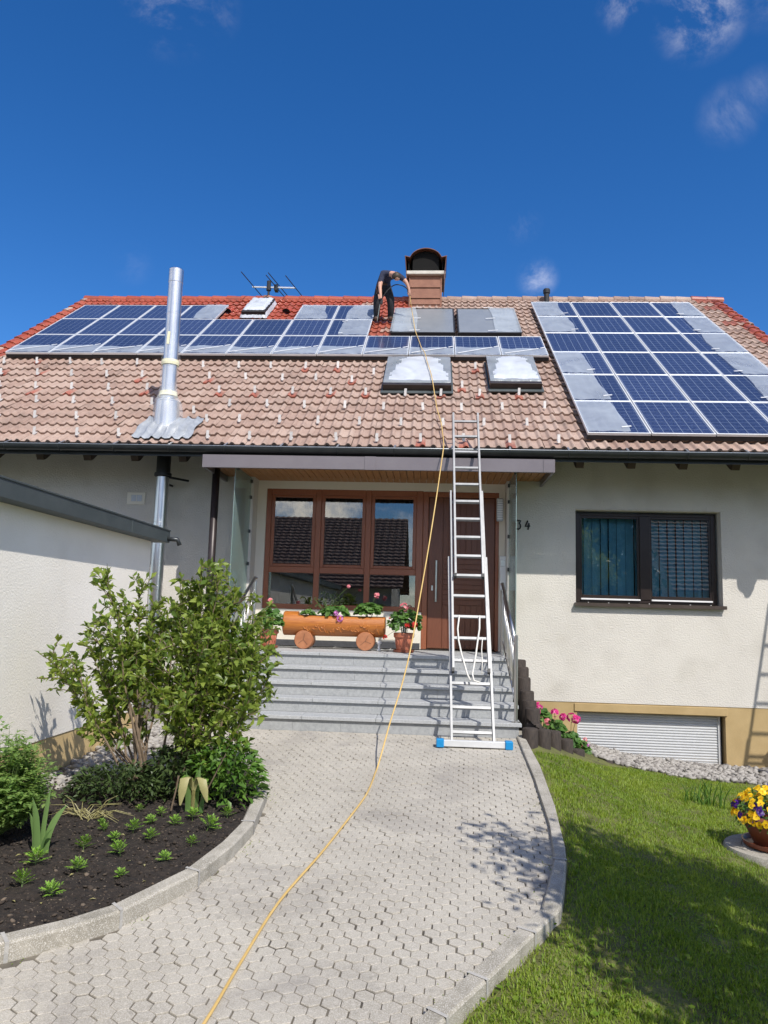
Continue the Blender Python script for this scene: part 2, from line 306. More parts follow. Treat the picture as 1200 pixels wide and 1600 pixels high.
class MB:
    def __init__(s): s.v = []; s.f = []; s.m = []; s.r = []; s.cur = 0; s.rv = 0.
    def add(s, vs, fs):
        n = len(s.v); s.v += [tuple(v) for v in vs]; s.r += [s.rv]*len(vs)
        s.f += [tuple(i+n for i in f) for f in fs]; s.m += [s.cur]*len(fs); return s
    def box(s, x0, x1, y0, y1, z0, z1, M=None):
        vs = [Vector(p) for p in ((x0, y0, z0), (x1, y0, z0), (x1, y1, z0), (x0, y1, z0), (x0, y0, z1), (x1, y0, z1), (x1, y1, z1), (x0, y1, z1))]
        if M is not None: vs = [M @ v for v in vs]
        return s.add(vs, [(0, 3, 2, 1), (4, 5, 6, 7), (0, 1, 5, 4), (1, 2, 6, 5), (2, 3, 7, 6), (3, 0, 4, 7)])
    def bbox(s, x0, x1, y0, y1, z0, z1, b=.004, M=None):
        """box with chamfered edges"""
        bm = bmesh.new(); bmesh.ops.create_cube(bm, size=1)
        for v in bm.verts: v.co = Vector(((x0+x1)/2+v.co.x*(x1-x0), (y0+y1)/2+v.co.y*(y1-y0), (z0+z1)/2+v.co.z*(z1-z0)))
        bmesh.ops.bevel(bm, geom=bm.edges[:], offset=b, segments=1, affect='EDGES')
        if M is not None: bm.transform(M)
        bm.verts.index_update()
        s.add([v.co.copy() for v in bm.verts], [[v.index for v in f.verts] for f in bm.faces]); bm.free(); return s
    def bar(s, a, b, w, h=None, upv=(0, 0, 1)):
        a, b = Vector(a), Vector(b); h = h or w; d = (b-a); L = d.length; d.normalize()
        u = Vector(upv); sd = d.cross(u)
        if sd.length < 1e-4: sd = d.cross(Vector((0, 1, 0)))
        sd.normalize(); u = sd.cross(d)
        M = Matrix((( d.x, sd.x, u.x, a.x), (d.y, sd.y, u.y, a.y), (d.z, sd.z, u.z, a.z), (0, 0, 0, 1)))
        return s.box(0, L, -w/2, w/2, -h/2, h/2, M)
    def tube(s, pts, r, n=8, cap=True):
        pts = [Vector(p) for p in pts]; k = len(pts)
        rs = r if isinstance(r, (list, tuple)) else [r]*k
        t0 = (pts[1]-pts[0]).normalized(); u = t0.cross(Vector((0, 0, 1)))
        if u.length < 1e-3: u = t0.cross(Vector((0, 1, 0)))
        u.normalize(); vs = []
        for i in range(k):
            t = (pts[min(i+1, k-1)]-pts[max(i-1, 0)]); t = t.normalized() if t.length > 1e-9 else t0
            u = (u-t*u.dot(t)); u.normalize(); w = t.cross(u)
            for j in range(n):
                a = 2*math.pi*j/n; vs.append(pts[i]+(u*math.cos(a)+w*math.sin(a))*rs[i])
        fs = [(i*n+j, i*n+(j+1) % n, (i+1)*n+(j+1) % n, (i+1)*n+j) for i in range(k-1) for j in range(n)]
        if cap: fs += [tuple(range(n-1, -1, -1)), tuple((k-1)*n+j for j in range(n))]
        return s.add(vs, fs)
    def lathe(s, prof, n=20, c=(0, 0, 0), axis='Z', cap=True):
        vs = []
        for r, z in prof:
            for j in range(n):
                a = 2*math.pi*j/n; x, y = r*math.cos(a), r*math.sin(a)
                vs.append((c[0]+x, c[1]+y, c[2]+z) if axis == 'Z' else ((c[0]+z, c[1]+x, c[2]+y) if axis == 'X' else (c[0]+x, c[1]+z, c[2]-y)))
        k = len(prof)
        fs = [(i*n+j, i*n+(j+1) % n, (i+1)*n+(j+1) % n, (i+1)*n+j) for i in range(k-1) for j in range(n)]
        if cap: fs += [tuple(range(n-1, -1, -1)), tuple((k-1)*n+j for j in range(n))]
        return s.add(vs, fs)
    def prism(s, outl, d0, d1, fn):
        """outline of 2-D points swept between depth d0 and d1; fn(u,v,d) gives the point"""
        n = len(outl); vs = [fn(u, v, d0) for u, v in outl]+[fn(u, v, d1) for u, v in outl]
        fs = [tuple(range(n-1, -1, -1)), tuple(range(n, 2*n))]+[(i, (i+1) % n, n+(i+1) % n, n+i) for i in range(n)]
        return s.add(vs, fs)
    def build(s, name, mats, parent=None, smooth=False, world=True, autos=None):
        me = bpy.data.meshes.new(name); off = Vector((0, 0, 0))
        if parent is not None and world: off = WLOC.get(parent.name, off)
        me.from_pydata([(v[0]-off.x, v[1]-off.y, v[2]-off.z) for v in s.v], [], s.f)
        for mm_ in (mats if isinstance(mats, (list, tuple)) else [mats]): me.materials.append(mm_)
        me.polygons.foreach_set('material_index', s.m)
        if any(s.r):
            a = me.attributes.new('rnd', 'FLOAT', 'POINT'); a.data.foreach_set('value', s.r)
        if smooth: me.polygons.foreach_set('use_smooth', [True]*len(me.polygons))
        me.update()
        o = bpy.data.objects.new(name, me); link(o, parent); WLOC[o.name] = off
        if autos: 
            try: me.set_sharp_from_angle(angle=R_(autos))
            except Exception: pass
        return o
def np_mesh(name, V, F, mats, rnd=None, parent=None, mi=None, smooth=False):
    """V (n,3), F (m,3) numpy arrays -> object"""
    off = WLOC.get(parent.name, Vector((0, 0, 0))) if parent is not None else Vector((0, 0, 0))
    V = np.asarray(V, np.float32)-np.array(off, np.float32); F = np.asarray(F, np.int32); k = F.shape[1]
    me = bpy.data.meshes.new(name); me.vertices.add(len(V)); me.vertices.foreach_set('co', V.ravel())
    me.loops.add(F.size); me.loops.foreach_set('vertex_index', F.ravel())
    me.polygons.add(len(F)); me.polygons.foreach_set('loop_start', np.arange(0, F.size, k, dtype=np.int32)); me.polygons.foreach_set('loop_total', np.full(len(F), k, np.int32))
    for m in (mats if isinstance(mats, (list, tuple)) else [mats]): me.materials.append(m)
    if mi is not None: me.polygons.foreach_set('material_index', np.asarray(mi, np.int32))
    if smooth: me.polygons.foreach_set('use_smooth', np.ones(len(F), bool))
    if rnd is not None:
        a = me.attributes.new('rnd', 'FLOAT', 'POINT'); a.data.foreach_set('value', np.asarray(rnd, np.float32))
    me.update(calc_edges=True)
    o = bpy.data.objects.new(name, me); link(o, parent); WLOC[o.name] = off
    return o
def norm(a): return a/np.maximum(np.linalg.norm(a, axis=-1, keepdims=True), 1e-9)
def leaves(P, D, Ln, Wd, fold=.25, droop=.15, rnd=None, upb=.6):
    """folded four-triangle leaves at P pointing along D"""
    n = len(P); P = np.asarray(P, float); D = norm(np.asarray(D, float)); Ln = np.broadcast_to(np.asarray(Ln, float), (n,))[:, None]; Wd = np.broadcast_to(np.asarray(Wd, float), (n,))[:, None]
    U = rng.normal(size=(n, 3))*(1-upb)+np.array([0, 0, upb]); S = norm(np.cross(D, U)); U = np.cross(S, D)
    mid = P+D*Ln*.48
    l = mid+S*Wd*.5+U*Wd*fold; r = mid-S*Wd*.5+U*Wd*fold; t = P+D*Ln-np.array([0, 0, 1.])*Ln*droop; m = mid
    V = np.stack([P, r, m, l, t], 1).reshape(-1, 3)
    b = (np.arange(n)*5)[:, None, None]; F = (np.array([[0, 1, 2], [0, 2, 3], [1, 4, 2], [2, 4, 3]])[None]+b).reshape(-1, 3)
    rv = rng.random(n) if rnd is None else rnd
    return V, F, np.repeat(rv, 5)
def merge(parts):
    Vs, Fs, Rs = [], [], []; o = 0
    for V, F, r in parts: Vs.append(V); Fs.append(F+o); Rs.append(r); o += len(V)
    return np.concatenate(Vs), np.concatenate(Fs), np.concatenate(Rs)
def discs(P, Nn, rad, k=6, cup=.25, rnd=None):
    """little cupped rosettes (petals, round leaves)"""
    n = len(P); P = np.asarray(P, float); Nn = norm(np.asarray(Nn, float)); rad = np.broadcast_to(np.asarray(rad, float), (n,))
    A = norm(np.cross(Nn, rng.normal(size=(n, 3)))); B = np.cross(Nn, A)
    ang = np.arange(k)*2*np.pi/k; wob = 1+.22*rng.normal(size=(n, k))
    ring = P[:, None]+(A[:, None]*np.cos(ang)[None, :, None]+B[:, None]*np.sin(ang)[None, :, None])*(rad[:, None]*wob)[..., None]+Nn[:, None]*(rad*cup)[:, None, None]
    V = np.concatenate([P[:, None], ring], 1).reshape(-1, 3); f = np.array([[0, 1+i, 1+(i+1) % k] for i in range(k)])
    F = (f[None]+(np.arange(n)*(k+1))[:, None, None]).reshape(-1, 3)
    rv = rng.random(n) if rnd is None else rnd
    return V, F, np.repeat(rv, k+1)
def structure(o, kind='structure', label=None): o['kind'] = kind; return o

# ------------------------------------------------------------------ ground shapes
SL = .07
def zp(y): return np.where(np.asarray(y) > 2, -SL*(9.03-np.asarray(y)), -.492-.012*(2-np.asarray(y)))
KR_OUT = np.array([(1.10, 9.3), (1.081, 8.95), (1.078, 7.708), (1.026, 6.502), (.956, 5.617), (.923, 5.374), (.827, 4.908), (.763, 4.638), (.587, 4.348), (.30, 3.864), (.108, 3.55), (-.45, 2.65), (-1.6, .8), (-3.4, -2.0)])
KR_IN = np.array([(1.005, 9.3), (.990, 8.95), (.965, 7.238), (.915, 6.037), (.857, 5.511), (.843, 5.39), (.743, 4.98), (.660, 4.66), (.500, 4.40), (.215, 3.92), (.025, 3.61), (-.535, 2.71), (-1.685, .86), (-3.485, -1.95)])
KL_IN = np.array([(-5.2, 2.55), (-3.6, 2.98), (-2.75, 3.48), (-2.092, 3.914), (-1.845, 4.109), (-1.684, 4.286), (-1.446, 4.798), (-1.353, 5.254), (-1.318, 5.648), (-1.385, 6.40), (-1.60, 7.05), (-2.05, 7.75), (-2.62, 8.25)])
KL_OUT = np.array([(-5.15, 2.45), (-3.55, 2.88), (-2.69, 3.40), (-2.02, 3.83), (-1.775, 4.03), (-1.61, 4.215), (-1.355, 4.755), (-1.262, 5.22), (-1.228, 5.65), (-1.295, 6.42), (-1.51, 7.10), (-1.99, 7.83), (-2.58, 8.34)])
def xr(y): return np.interp(y, KR_IN[::-1, 1], KR_IN[::-1, 0])
def xro(y): return np.interp(y, KR_OUT[::-1, 1], KR_OUT[::-1, 0])
def xl(y):
    a = np.interp(y, KL_OUT[:, 1], KL_OUT[:, 0]); return np.where(np.asarray(y) > 8.34, -2.66, np.where(np.asarray(y) < 2.45, -7., a))
def zl(x, y):
    x = np.asarray(x, float); y = np.asarray(y, float); zk = -SL*(9.03-np.clip(y, 1.5, 9.0)); d = np.maximum(0, x-xro(y))
    lo = np.minimum(.66+zk, .66); lo = np.maximum(lo, .12)
    return zk-.035-lo*(1-np.exp(-(d/1.15)**1.4))-.02*np.maximum(d-2, 0)
def soil_z(x, y): return -SL*(9.03-np.clip(np.asarray(y, float), 3, 9))+.062

# far ground
g = MB(); g.add([(-400, -400, -1.25), (400, -400, -1.25), (400, 400, -1.25), (-400, 400, -1.25)], [(0, 1, 2, 3)]); structure(g.build('ground', M_GROUND))

def grid_sheet(name, xs, ys, zf, keep, m, kind='structure', jit=0.):
    X, Y = np.meshgrid(xs, ys); Z = zf(X, Y)+jit*rng.normal(size=X.shape)
    V = np.stack([X, Y, Z], -1).reshape(-1, 3); nx = len(xs); F = []
    for j in range(len(ys)-1):
        for i in range(nx-1):
            if keep((xs[i]+xs[i+1])/2, (ys[j]+ys[j+1])/2): F.append((j*nx+i, j*nx+i+1, (j+1)*nx+i+1, (j+1)*nx+i))
    return structure(np_mesh(name, V, np.array(F), m, smooth=True), kind)
# lawn on the right of the path (runs under the kerb)
grid_sheet('lawn', np.arange(-3.6, 9.01, .12), np.arange(-3, 11.72, .12), lambda x, y: np.where(x < xro(y), zl(xro(y)+.0, y)-.03, zl(x, y)), lambda x, y: x > float(xr(y))-.02, M_LAWN, jit=.006)
# soil bed on the left
grid_sheet('soil_bed', np.arange(-3.5, -1.2, .045), np.arange(2.7, 9.0, .045), lambda x, y: soil_z(x, y)-.01-.05*np.clip((x+1.9)*-1, 0, 1)*0+.0, lambda x, y: y < 7.0+.2*math.sin(x*5) and x > -3.0+.5*max(0, y-6.2) and x < float(np.interp(y, KL_IN[:, 1], KL_IN[:, 0]))+.05 and y > float(np.interp(x, KL_IN[:4, 0], KL_IN[:4, 1]))-.02, M_SOIL, jit=.011)
# ground between bed, steps and house (under the pebbles)
grid_sheet('gravel_base', np.arange(-5.2, -2.39, .1), np.arange(5.4, 11.8, .1), lambda x, y: -.125-SL*(9.03-np.clip(y, 3, 9.03))+0*x, lambda x, y: True, M_JOINT, jit=.004)

# path: tri-hex pavers, each a bevelled stone
def path_mesh():
    a = .0905; Rh = a/math.sqrt(3); V = []; F = []; RN = []
    hexp = [(Rh*math.sin(math.pi/3*k), Rh*math.cos(math.pi/3*k)) for k in range(6)]
    cells = lambda q, r: (a*(q+r/2), -1.5*Rh*r)
    tri = [(0, 0), (1, 0), (0, 1)]
    edges = {}
    key = lambda p: (math.floor(p[0]*2000+.37)/2000, math.floor(p[1]*2000+.41)/2000)
    for q, r in tri:
        cx, cy_ = cells(q, r); ps = [(cx+x, cy_+y) for x, y in hexp]
        for i in range(6):
            k1, k2 = key(ps[i]), key(ps[(i+1) % 6])
            if (k2, k1) in edges: del edges[(k2, k1)]
            else: edges[(k1, k2)] = 1
    def inset(o, dl):
        nrm = []
        for i in range(6):
            e = o[(i+1) % 6]-o[i]; e = e/np.linalg.norm(e); nrm.append(np.array([-e[1], e[0]]))
        res = []
        for i in range(6):
            n1, n2 = nrm[i-1], nrm[i]; A_ = np.array([n1, n2]); res.append(o[i]+np.linalg.solve(A_, np.array([dl[i-1], dl[i]])))
        return np.array(res)
    hexes = []
    cen = np.mean([cells(q, r) for q, r in tri], 0)
    for q, r in tri:
        cx, cy_ = cells(q, r); o = np.array([(cx+x, cy_+y) for x, y in hexp])[::-1]
        outer = [(key(o[i]), key(o[(i+1) % 6])) in edges or (key(o[(i+1) % 6]), key(o[i])) in edges for i in range(6)]
        hexes.append((o, np.array(outer)))
    n = 6
    for r in range(-20, 130):
        for q in range(-150, 130):
            if (q-r) % 3: continue
            cx, cy_ = cells(q, r); ang = R_(-3.0); cx, cy_ = cx*math.cos(ang)-cy_*math.sin(ang), cx*math.sin(ang)+cy_*math.cos(ang)
            cy2 = 8.9+cy_
            if not (-.4 < cy2 < 9.05): continue
            if cx > float(xr(cy2))+.1 or cx < float(xl(cy2))-.1 or cx < -5: continue
            gp = abs(rng.normal(.0014, .0013))+.0014
            if rng.random() < .10: gp += .0020
            th = rng.normal(0, R_(.8)); dz = rng.normal(0, .0016); tx, ty = rng.normal(0, .008, 2); sh = rng.normal(0, .0012, 2); rs = rng.random()
            co, si = math.cos(th+ang), math.sin(th+ang)
            for o, outer in hexes:
                base = len(V); gi = rng.uniform(.0008, .0024)
                o1 = inset(o, np.where(outer, gp, gi)); o2 = inset(o, np.where(outer, gp, gi)+.0022)
                for oo, lift in ((o1, -.03), (o1, -.0022), (o2, 0.)):
                    rel = oo-cen; xx = cx+cen[0]+rel[:, 0]*co-rel[:, 1]*si+sh[0]; yy = cy2+cen[1]+rel[:, 0]*si+rel[:, 1]*co+sh[1]
                    xx = np.clip(xx, xl(yy)-.01, xr(yy)+.015); yy = np.minimum(yy, 8.945)
                    zz = zp(yy)+lift+dz+rel[:, 0]*tx+rel[:, 1]*ty
                    V.extend(zip(xx, yy, zz))
                for lv in (0, 1):
                    for i in range(n):
                        j = (i+1) % n; F.append((base+lv*n+i, base+lv*n+j, base+(lv+1)*n+j, base+(lv+1)*n+i))
                F.append(tuple(base+2*n+i for i in range(n)))
                RN.extend([rs]*18)
    me = bpy.data.meshes.new('path'); me.from_pydata(V, [], F); me.materials.append(M_PAVER); me.update()
    o = bpy.data.objects.new('path', me); link(o); return structure(o)
path_mesh()
xs = np.arange(-7, 1.3, .05); ys = np.arange(-1, 8.99, .05)
grid_sheet('path_joint_bed', xs, ys, lambda x, y: zp(y)-.0072+0*x, lambda x, y: float(xl(y))-.05 < x < float(xr(y))+.05, M_JOINT, jit=.0008)

def kerb(name, inn, out, top, bot, joints):
    """row of kerb stones between two matching poly-lines, with mortar joints"""
    s = MB(); n = len(inn)
    for i in range(n-1):
        a0, a1, b0, b1 = [np.array(p, float) for p in (inn[i], inn[i+1], out[i], out[i+1])]
        def P(p, h): return (p[0], p[1], float(zp(p[1]) if p[1] < 9.03 else 0)+h)
        e = .012; da = (b0-a0)/np.linalg.norm(b0-a0)*e; db = (b1-a1)/np.linalg.norm(b1-a1)*e
        vs = [P(a0, bot), P(a1, bot), P(b1, bot), P(b0, bot), P(a0, top-e), P(a1, top-e), P(b1, top-e), P(b0, top-e), P(a0+da, top), P(a1+db, top), P(b1-db, top), P(b0-da, top)]
        s.cur = 0
        s.add(vs, [(0, 1, 5, 4), (2, 3, 7, 6), (4, 5, 9, 8), (6, 7, 11, 10), (8, 9, 10, 11)])
        if i == 0: s.add([vs[k] for k in (0, 3, 7, 11, 8, 4)], [(0, 1, 2, 3, 4, 5)])
        if i == n-2: s.add([vs[k] for k in (1, 2, 6, 10, 9, 5)], [(5, 4, 3, 2, 1, 0)])
        if i in joints:   # a mortar joint just proud of the stone
            f = .02/np.linalg.norm(a1-a0); s.cur = 1; k = .003
            def Q(p, q, ff, h): r = p+(q-p)*ff; return P(r, h)
            ia, ib = a0-da*k/e, a1-db*k/e; oa, ob = b0+da*k/e, b1+db*k/e
            s.add([Q(ia, ib, 0, bot), Q(ia, ib, f, bot), Q(ia, ib, 0, top+k), Q(ia, ib, f, top+k), Q(oa, ob, 0, top+k), Q(oa, ob, f, top+k), Q(oa, ob, 0, bot), Q(oa, ob, f, bot)],
                  [(0, 1, 3, 2), (2, 3, 5, 4), (4, 5, 7, 6)])
    o = s.build(name, [M_KERB, M_MORTAR]); return structure(o)
kerb('kerb', KL_IN, KL_OUT, .088, -.12, (2, 3, 5, 6, 8))
kerb('kerb', KR_IN, KR_OUT, .034, -.16, (3, 5, 8, 9, 10))
def lump_mesh(s, c, r, sq, seed):
    rr2 = random.Random(seed); bm = bmesh.new(); bmesh.ops.create_icosphere(bm, subdivisions=1, radius=1)
    for v in bm.verts: v.co = Vector((c[0]+v.co.x*r*(1+rr2.uniform(-.3, .3)), c[1]+v.co.y*r*(1+rr2.uniform(-.3, .3)), c[2]+v.co.z*r*sq))
    bm.verts.index_update(); s.add([v.co.copy() for v in bm.verts], [[v.index for v in f.verts] for f in bm.faces]); bm.free()

# ------------------------------------------------------------------ grass
def in_lawn(x, y):
    return (x > xro(y)+.01) & ((y < 10.42) | (x > 9)) & ~((x-2.78 < 0) & (x > 1.0) & (y > 8.35+ (x-1.0)*1.25)) & (np.hypot((x-3.0), (y-7.1)) > .44)
def grass():
    out = []
    for (x0, x1, y0, y1, dens, hh) in ((-.6, 3.2, 2.4, 6.0, 13500, .026), (.6, 4.0, 6.0, 10.6, 7000, .030), (4.0, 7.5, 4.6, 10.6, 700, .04)):
        n = int((x1-x0)*(y1-y0)*dens); x = rng.uniform(x0, x1, n); y = rng.uniform(y0, y1, n)
        bare = np.exp(-(((x-1.0)/.18)**2+((y-4.45)/.28)**2))*.85+np.exp(-(((x-1.25)/.14)**2+((y-4.1)/.12)**2))*.6+np.exp(-(((x-xro(y))/.09)**2))*.72+np.exp(-(((x-.95)/.2)**2+((y-3.5)/.16)**2))*.6
        clump = .55+.45*np.sin(x*7.3+3*np.sin(y*2.9))*np.sin(y*6.1+2*np.sin(x*3.3))
        k = in_lawn(x, y) & (rng.random(n) > bare) & (rng.random(n) < .55+.45*clump); x, y = x[k], y[k]; n = len(x); clump = clump[k]
        h = hh*(.55+.9*rng.random(n))*(.8+.5*clump); a = rng.uniform(0, 2*np.pi, n); ln = rng.uniform(.1, 1.0, n)
        B = np.stack([x, y, zl(x, y)-.004], -1); D = np.stack([np.cos(a)*ln, np.sin(a)*ln, np.ones(n)], -1); D = norm(D)*h[:, None]
        S = np.stack([-np.sin(a), np.cos(a), np.zeros(n)], -1)*(rng.uniform(.0018, .0038, n))[:, None]
        bend = np.stack([np.cos(a), np.sin(a), -.35*np.ones(n)], -1)*(h*.35*rng.random(n))[:, None]
        V = np.stack([B-S, B+S, B+D*.55-S*.8, B+D*.55+S*.8, B+D+bend], 1).reshape(-1, 3)
        F = (np.array([[0, 1, 3], [0, 3, 2], [2, 3, 4]])[None]+(np.arange(n)*5)[:, None, None]).reshape(-1, 3)
        rv = np.clip(.45+.28*rng.normal(size=n)+.25*(clump-.5)+.12*np.sin(x*2.1+y*1.7), 0, 1)
        out.append((V, F, np.repeat(rv, 5)))
    # clover-like broad leaves in the near turf
    n = 2600; x = rng.uniform(.2, 3.2, n); y = rng.uniform(2.2, 6.0, n); w = (np.sin(x*4.1)*np.sin(y*5.3+1) > -.1); k = in_lawn(x, y) & w; x, y = x[k], y[k]; n = len(x)
    P = np.stack([x, y, zl(x, y)+rng.uniform(.008, .03, n)], -1); Nn = np.stack([rng.normal(0, .35, n), rng.normal(0, .35, n), np.ones(n)], -1)
    out.append(discs(P, Nn, rng.uniform(.007, .015, n), 5, .2, rng.uniform(.0, .55, n)))
    V, F, r = merge(out); return structure(np_mesh('grass', V, F, M_GRASS, r), 'stuff')
grass()

def joint_weeds():
    n = 900; y = rng.uniform(3.0, 8.9, n); side = rng.random(n); x = np.where(side < .5, xr(y)-np.abs(rng.normal(0, .05, n))-.004, xl(y)+np.abs(rng.normal(0, .05, n))+.004)
    k = (np.sin(y*5.1)+np.sin(y*11.7+1) > .4) & (x > -2.6); x, y = x[k], y[k]; n = len(x)
    V, F, r = leaves(np.stack([x, y, zp(y)-.002], -1), np.stack([rng.normal(size=n), rng.normal(size=n), np.full(n, .8)], -1), rng.uniform(.006, .02, n), .005, fold=.2, droop=.2)
    return structure(np_mesh('joint_weeds', V, F, M_GRASS, r), 'stuff')
joint_weeds()

# ------------------------------------------------------------------ pebbles
def pebbles(name, n, sample, size):
    bm = bmesh.new(); bmesh.ops.create_icosphere(bm, subdivisions=1, radius=1); bv = np.array([v.co[:] for v in bm.verts]); bf = np.array([[v.index for v in f.verts] for f in bm.faces]); bm.free()
    P = sample(n); n = len(P); sc3 = np.stack([rng.uniform(.7, 1.35, n), rng.uniform(.7, 1.2, n), rng.uniform(.45, .75, n)], -1)*rng.uniform(size[0], size[1], n)[:, None]
    an = rng.uniform(0, 6.28, n); V = bv[None]*(1+.12*rng.normal(size=(n, len(bv), 1)))*sc3[:, None]
    tl = rng.normal(0, .3, n)[:, None]; V[..., 2] += V[..., 0]*tl
    c, s = np.cos(an)[:, None], np.sin(an)[:, None]; V = np.stack([V[..., 0]*c-V[..., 1]*s, V[..., 0]*s+V[..., 1]*c, V[..., 2]], -1)+P[:, None]
    F = (bf[None]+(np.arange(n)*len(bv))[:, None, None]).reshape(-1, 3)
    rv = np.where(rng.random(n) < (.05 if 'clod' in name else .3), rng.uniform(.5, 1, n), rng.uniform(-.5, .3, n))
    return structure(np_mesh(name, V.reshape(-1, 3), F, M_PEB, np.repeat(rv, len(bv)), smooth=False), 'stuff')
def samp_r(n):
    x = rng.uniform(2.05, 7, n); y = rng.uniform(10.42, 11.68, n); k = y > 10.45+.05*np.sin(x*5)+(.35*np.maximum(0, 2.5-x)); x, y = x[k], y[k]
    return np.stack([x, y, zl(x, y)+.01+.015*rng.random(len(x))], -1)
pebbles('gravel', 3000, samp_r, (.022, .055))
def samp_l(n):
    x = rng.uniform(-3.45, -2.45, n); y = rng.uniform(5.6, 11.6, n); k = (x < -2.92+.06*np.sin(y*4)) | (y > 6.85) | ((y > 6.2) & (x < -2.98+.5*(y-6.2))); x, y = x[k], y[k]
    return np.stack([x, y, -.115-SL*(9.03-np.clip(y, 3, 9.03))+.05*rng.random(len(x))+np.where(y < 7.0, .05, .0)], -1)
pebbles('gravel', 3600, samp_l, (.025, .06))

def samp_c(n):
    x = rng.uniform(-3.2, -1.3, n); y = rng.uniform(3.3, 6.6, n); k = (x < np.interp(y, KL_IN[:, 1], KL_IN[:, 0])-.02) & (y > np.interp(x, KL_IN[:4, 0], KL_IN[:4, 1])+.03); x, y = x[k], y[k]
    return np.stack([x, y, soil_z(x, y)-.006], -1)
M_PEB_ = M_PEB; M_PEB = mat('soil_clod', (.030, .022, .017), (.17, .13, .095), rough=1, attr='rnd')
pebbles('soil_clods', 2600, samp_c, (.005, .016)); M_PEB = M_PEB_

# ------------------------------------------------------------------ the house
YW, YD = 11.69, 12.0
PIT = R_(36); CP, SP = math.cos(PIT), math.sin(PIT)
def RP(x, s, h=0.): return Vector((x, 10.6+s*CP-h*SP, 3.68+s*SP+h*CP))
RM = Matrix(((1, 0, 0, 0), (0, CP, -SP, 10.6), (0, SP, CP, 3.68), (0, 0, 0, 1)))   # roof-plane axes: x, up the slope, out of the roof
XL, XR, SR = -8.72, 6.55, 8.93
house = thing('house', 'white rendered house with brown tiled roof, mahogany entrance and solar panels', 'house', (0, 11.69, 0))

def slab(s, x0, x1, z0, z1, y0, y1, holes):
    xs_ = sorted({x0, x1, *[h[0] for h in holes], *[h[1] for h in holes]}); zs_ = sorted({z0, z1, *[h[2] for h in holes], *[h[3] for h in holes]})
    hole = lambda x, z: any(a < x < b and c < z < d for a, b, c, d in holes)
    solid = [[not hole((xs_[i]+xs_[i+1])/2, (zs_[j]+zs_[j+1])/2) for j in range(len(zs_)-1)] for i in range(len(xs_)-1)]
    for i in range(len(xs_)-1):
        for j in range(len(zs_)-1):
            if not solid[i][j]: continue
            a, b, c, d = xs_[i], xs_[i+1], zs_[j], zs_[j+1]
            s.add([(a, y0, c), (b, y0, c), (b, y0, d), (a, y0, d)], [(0, 1, 2, 3)]); s.add([(a, y1, c), (b, y1, c), (b, y1, d), (a, y1, d)], [(3, 2, 1, 0)])
            if i == 0 or not solid[i-1][j]: s.add([(a, y0, c), (a, y1, c), (a, y1, d), (a, y0, d)], [(3, 2, 1, 0)])
            if i == len(xs_)-2 or not solid[i+1][j]: s.add([(b, y0, c), (b, y1, c), (b, y1, d), (b, y0, d)], [(0, 1, 2, 3)])
            if j == 0 or not solid[i][j-1]: s.add([(a, y0, c), (b, y0, c), (b, y1, c), (a, y1, c)], [(3, 2, 1, 0)])
            if j == len(zs_)-2 or not solid[i][j+1]: s.add([(a, y0, d), (b, y0, d), (b, y1, d), (a, y1, d)], [(0, 1, 2, 3)])
WIN = (2.16, 4.305, 1.585, 2.985)
BW = (2.17, 4.29, -.71, -.005)
REC = (-2.79, 1.13)
s = MB(); slab(s, -8.35, 6.2, .135, 4.30, YW, YD-.003, [(REC[0], REC[1], .815, 3.41), WIN]); s.build('wall', M_WALL, house)
s = MB(); slab(s, -8.35, 6.2, -1.3, .135, YW+.008, YD-.003, [(-2.6, 1.0, -.9, .135), BW]); s.build('plinth', M_PLINTH, house)
s = MB(); slab(s, -3.0, 1.3, .5, 3.6, YD, YD+.2, [(-2.65, -.147, 1.375, 3.282), (-.147, 1.04, .80, 3.275)]); s.build('wall', M_WALLS, house)
s = MB(); s.box(-2.79, -.16, YD-.022, YD-.001, .816, .905); s.build('base_strip', M_GRAND, house)
s = MB()   # gables, back wall
for x in (-8.35, 6.2):
    x1_ = x+.25 if x < 0 else x-.25
    ol = [(YD, -1.3), (24.0, -1.3), (24.0, 4.2), (18.0, 8.55), (YD, 4.35)]
    s.prism(ol, x, x1_, lambda u, v, d: (d, u, v))
s.box(-8.1, 5.95, 23.75, 23.99, -1.3, 4.3); s.build('wall', M_WALL, house)
# plinth lintel band over the basement window, faces proud of the plinth
s = MB(); s.bbox(2.13, 4.315, YW-.012, YW+.03, .005, .118, .004); s.build('lintel_band', M_PLINTH, house)
# dark rooms behind the panes
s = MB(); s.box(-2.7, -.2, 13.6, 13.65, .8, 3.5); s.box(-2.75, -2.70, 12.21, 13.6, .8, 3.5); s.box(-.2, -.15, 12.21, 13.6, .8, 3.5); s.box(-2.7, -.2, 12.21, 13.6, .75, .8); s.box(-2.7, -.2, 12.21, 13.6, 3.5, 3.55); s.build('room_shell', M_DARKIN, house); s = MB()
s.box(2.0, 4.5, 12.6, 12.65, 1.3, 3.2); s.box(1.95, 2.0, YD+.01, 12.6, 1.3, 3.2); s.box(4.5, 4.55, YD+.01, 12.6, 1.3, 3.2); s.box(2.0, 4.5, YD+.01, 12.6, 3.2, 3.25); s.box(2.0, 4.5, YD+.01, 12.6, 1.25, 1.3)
s.build('room_shell', M_DARKIN, house)

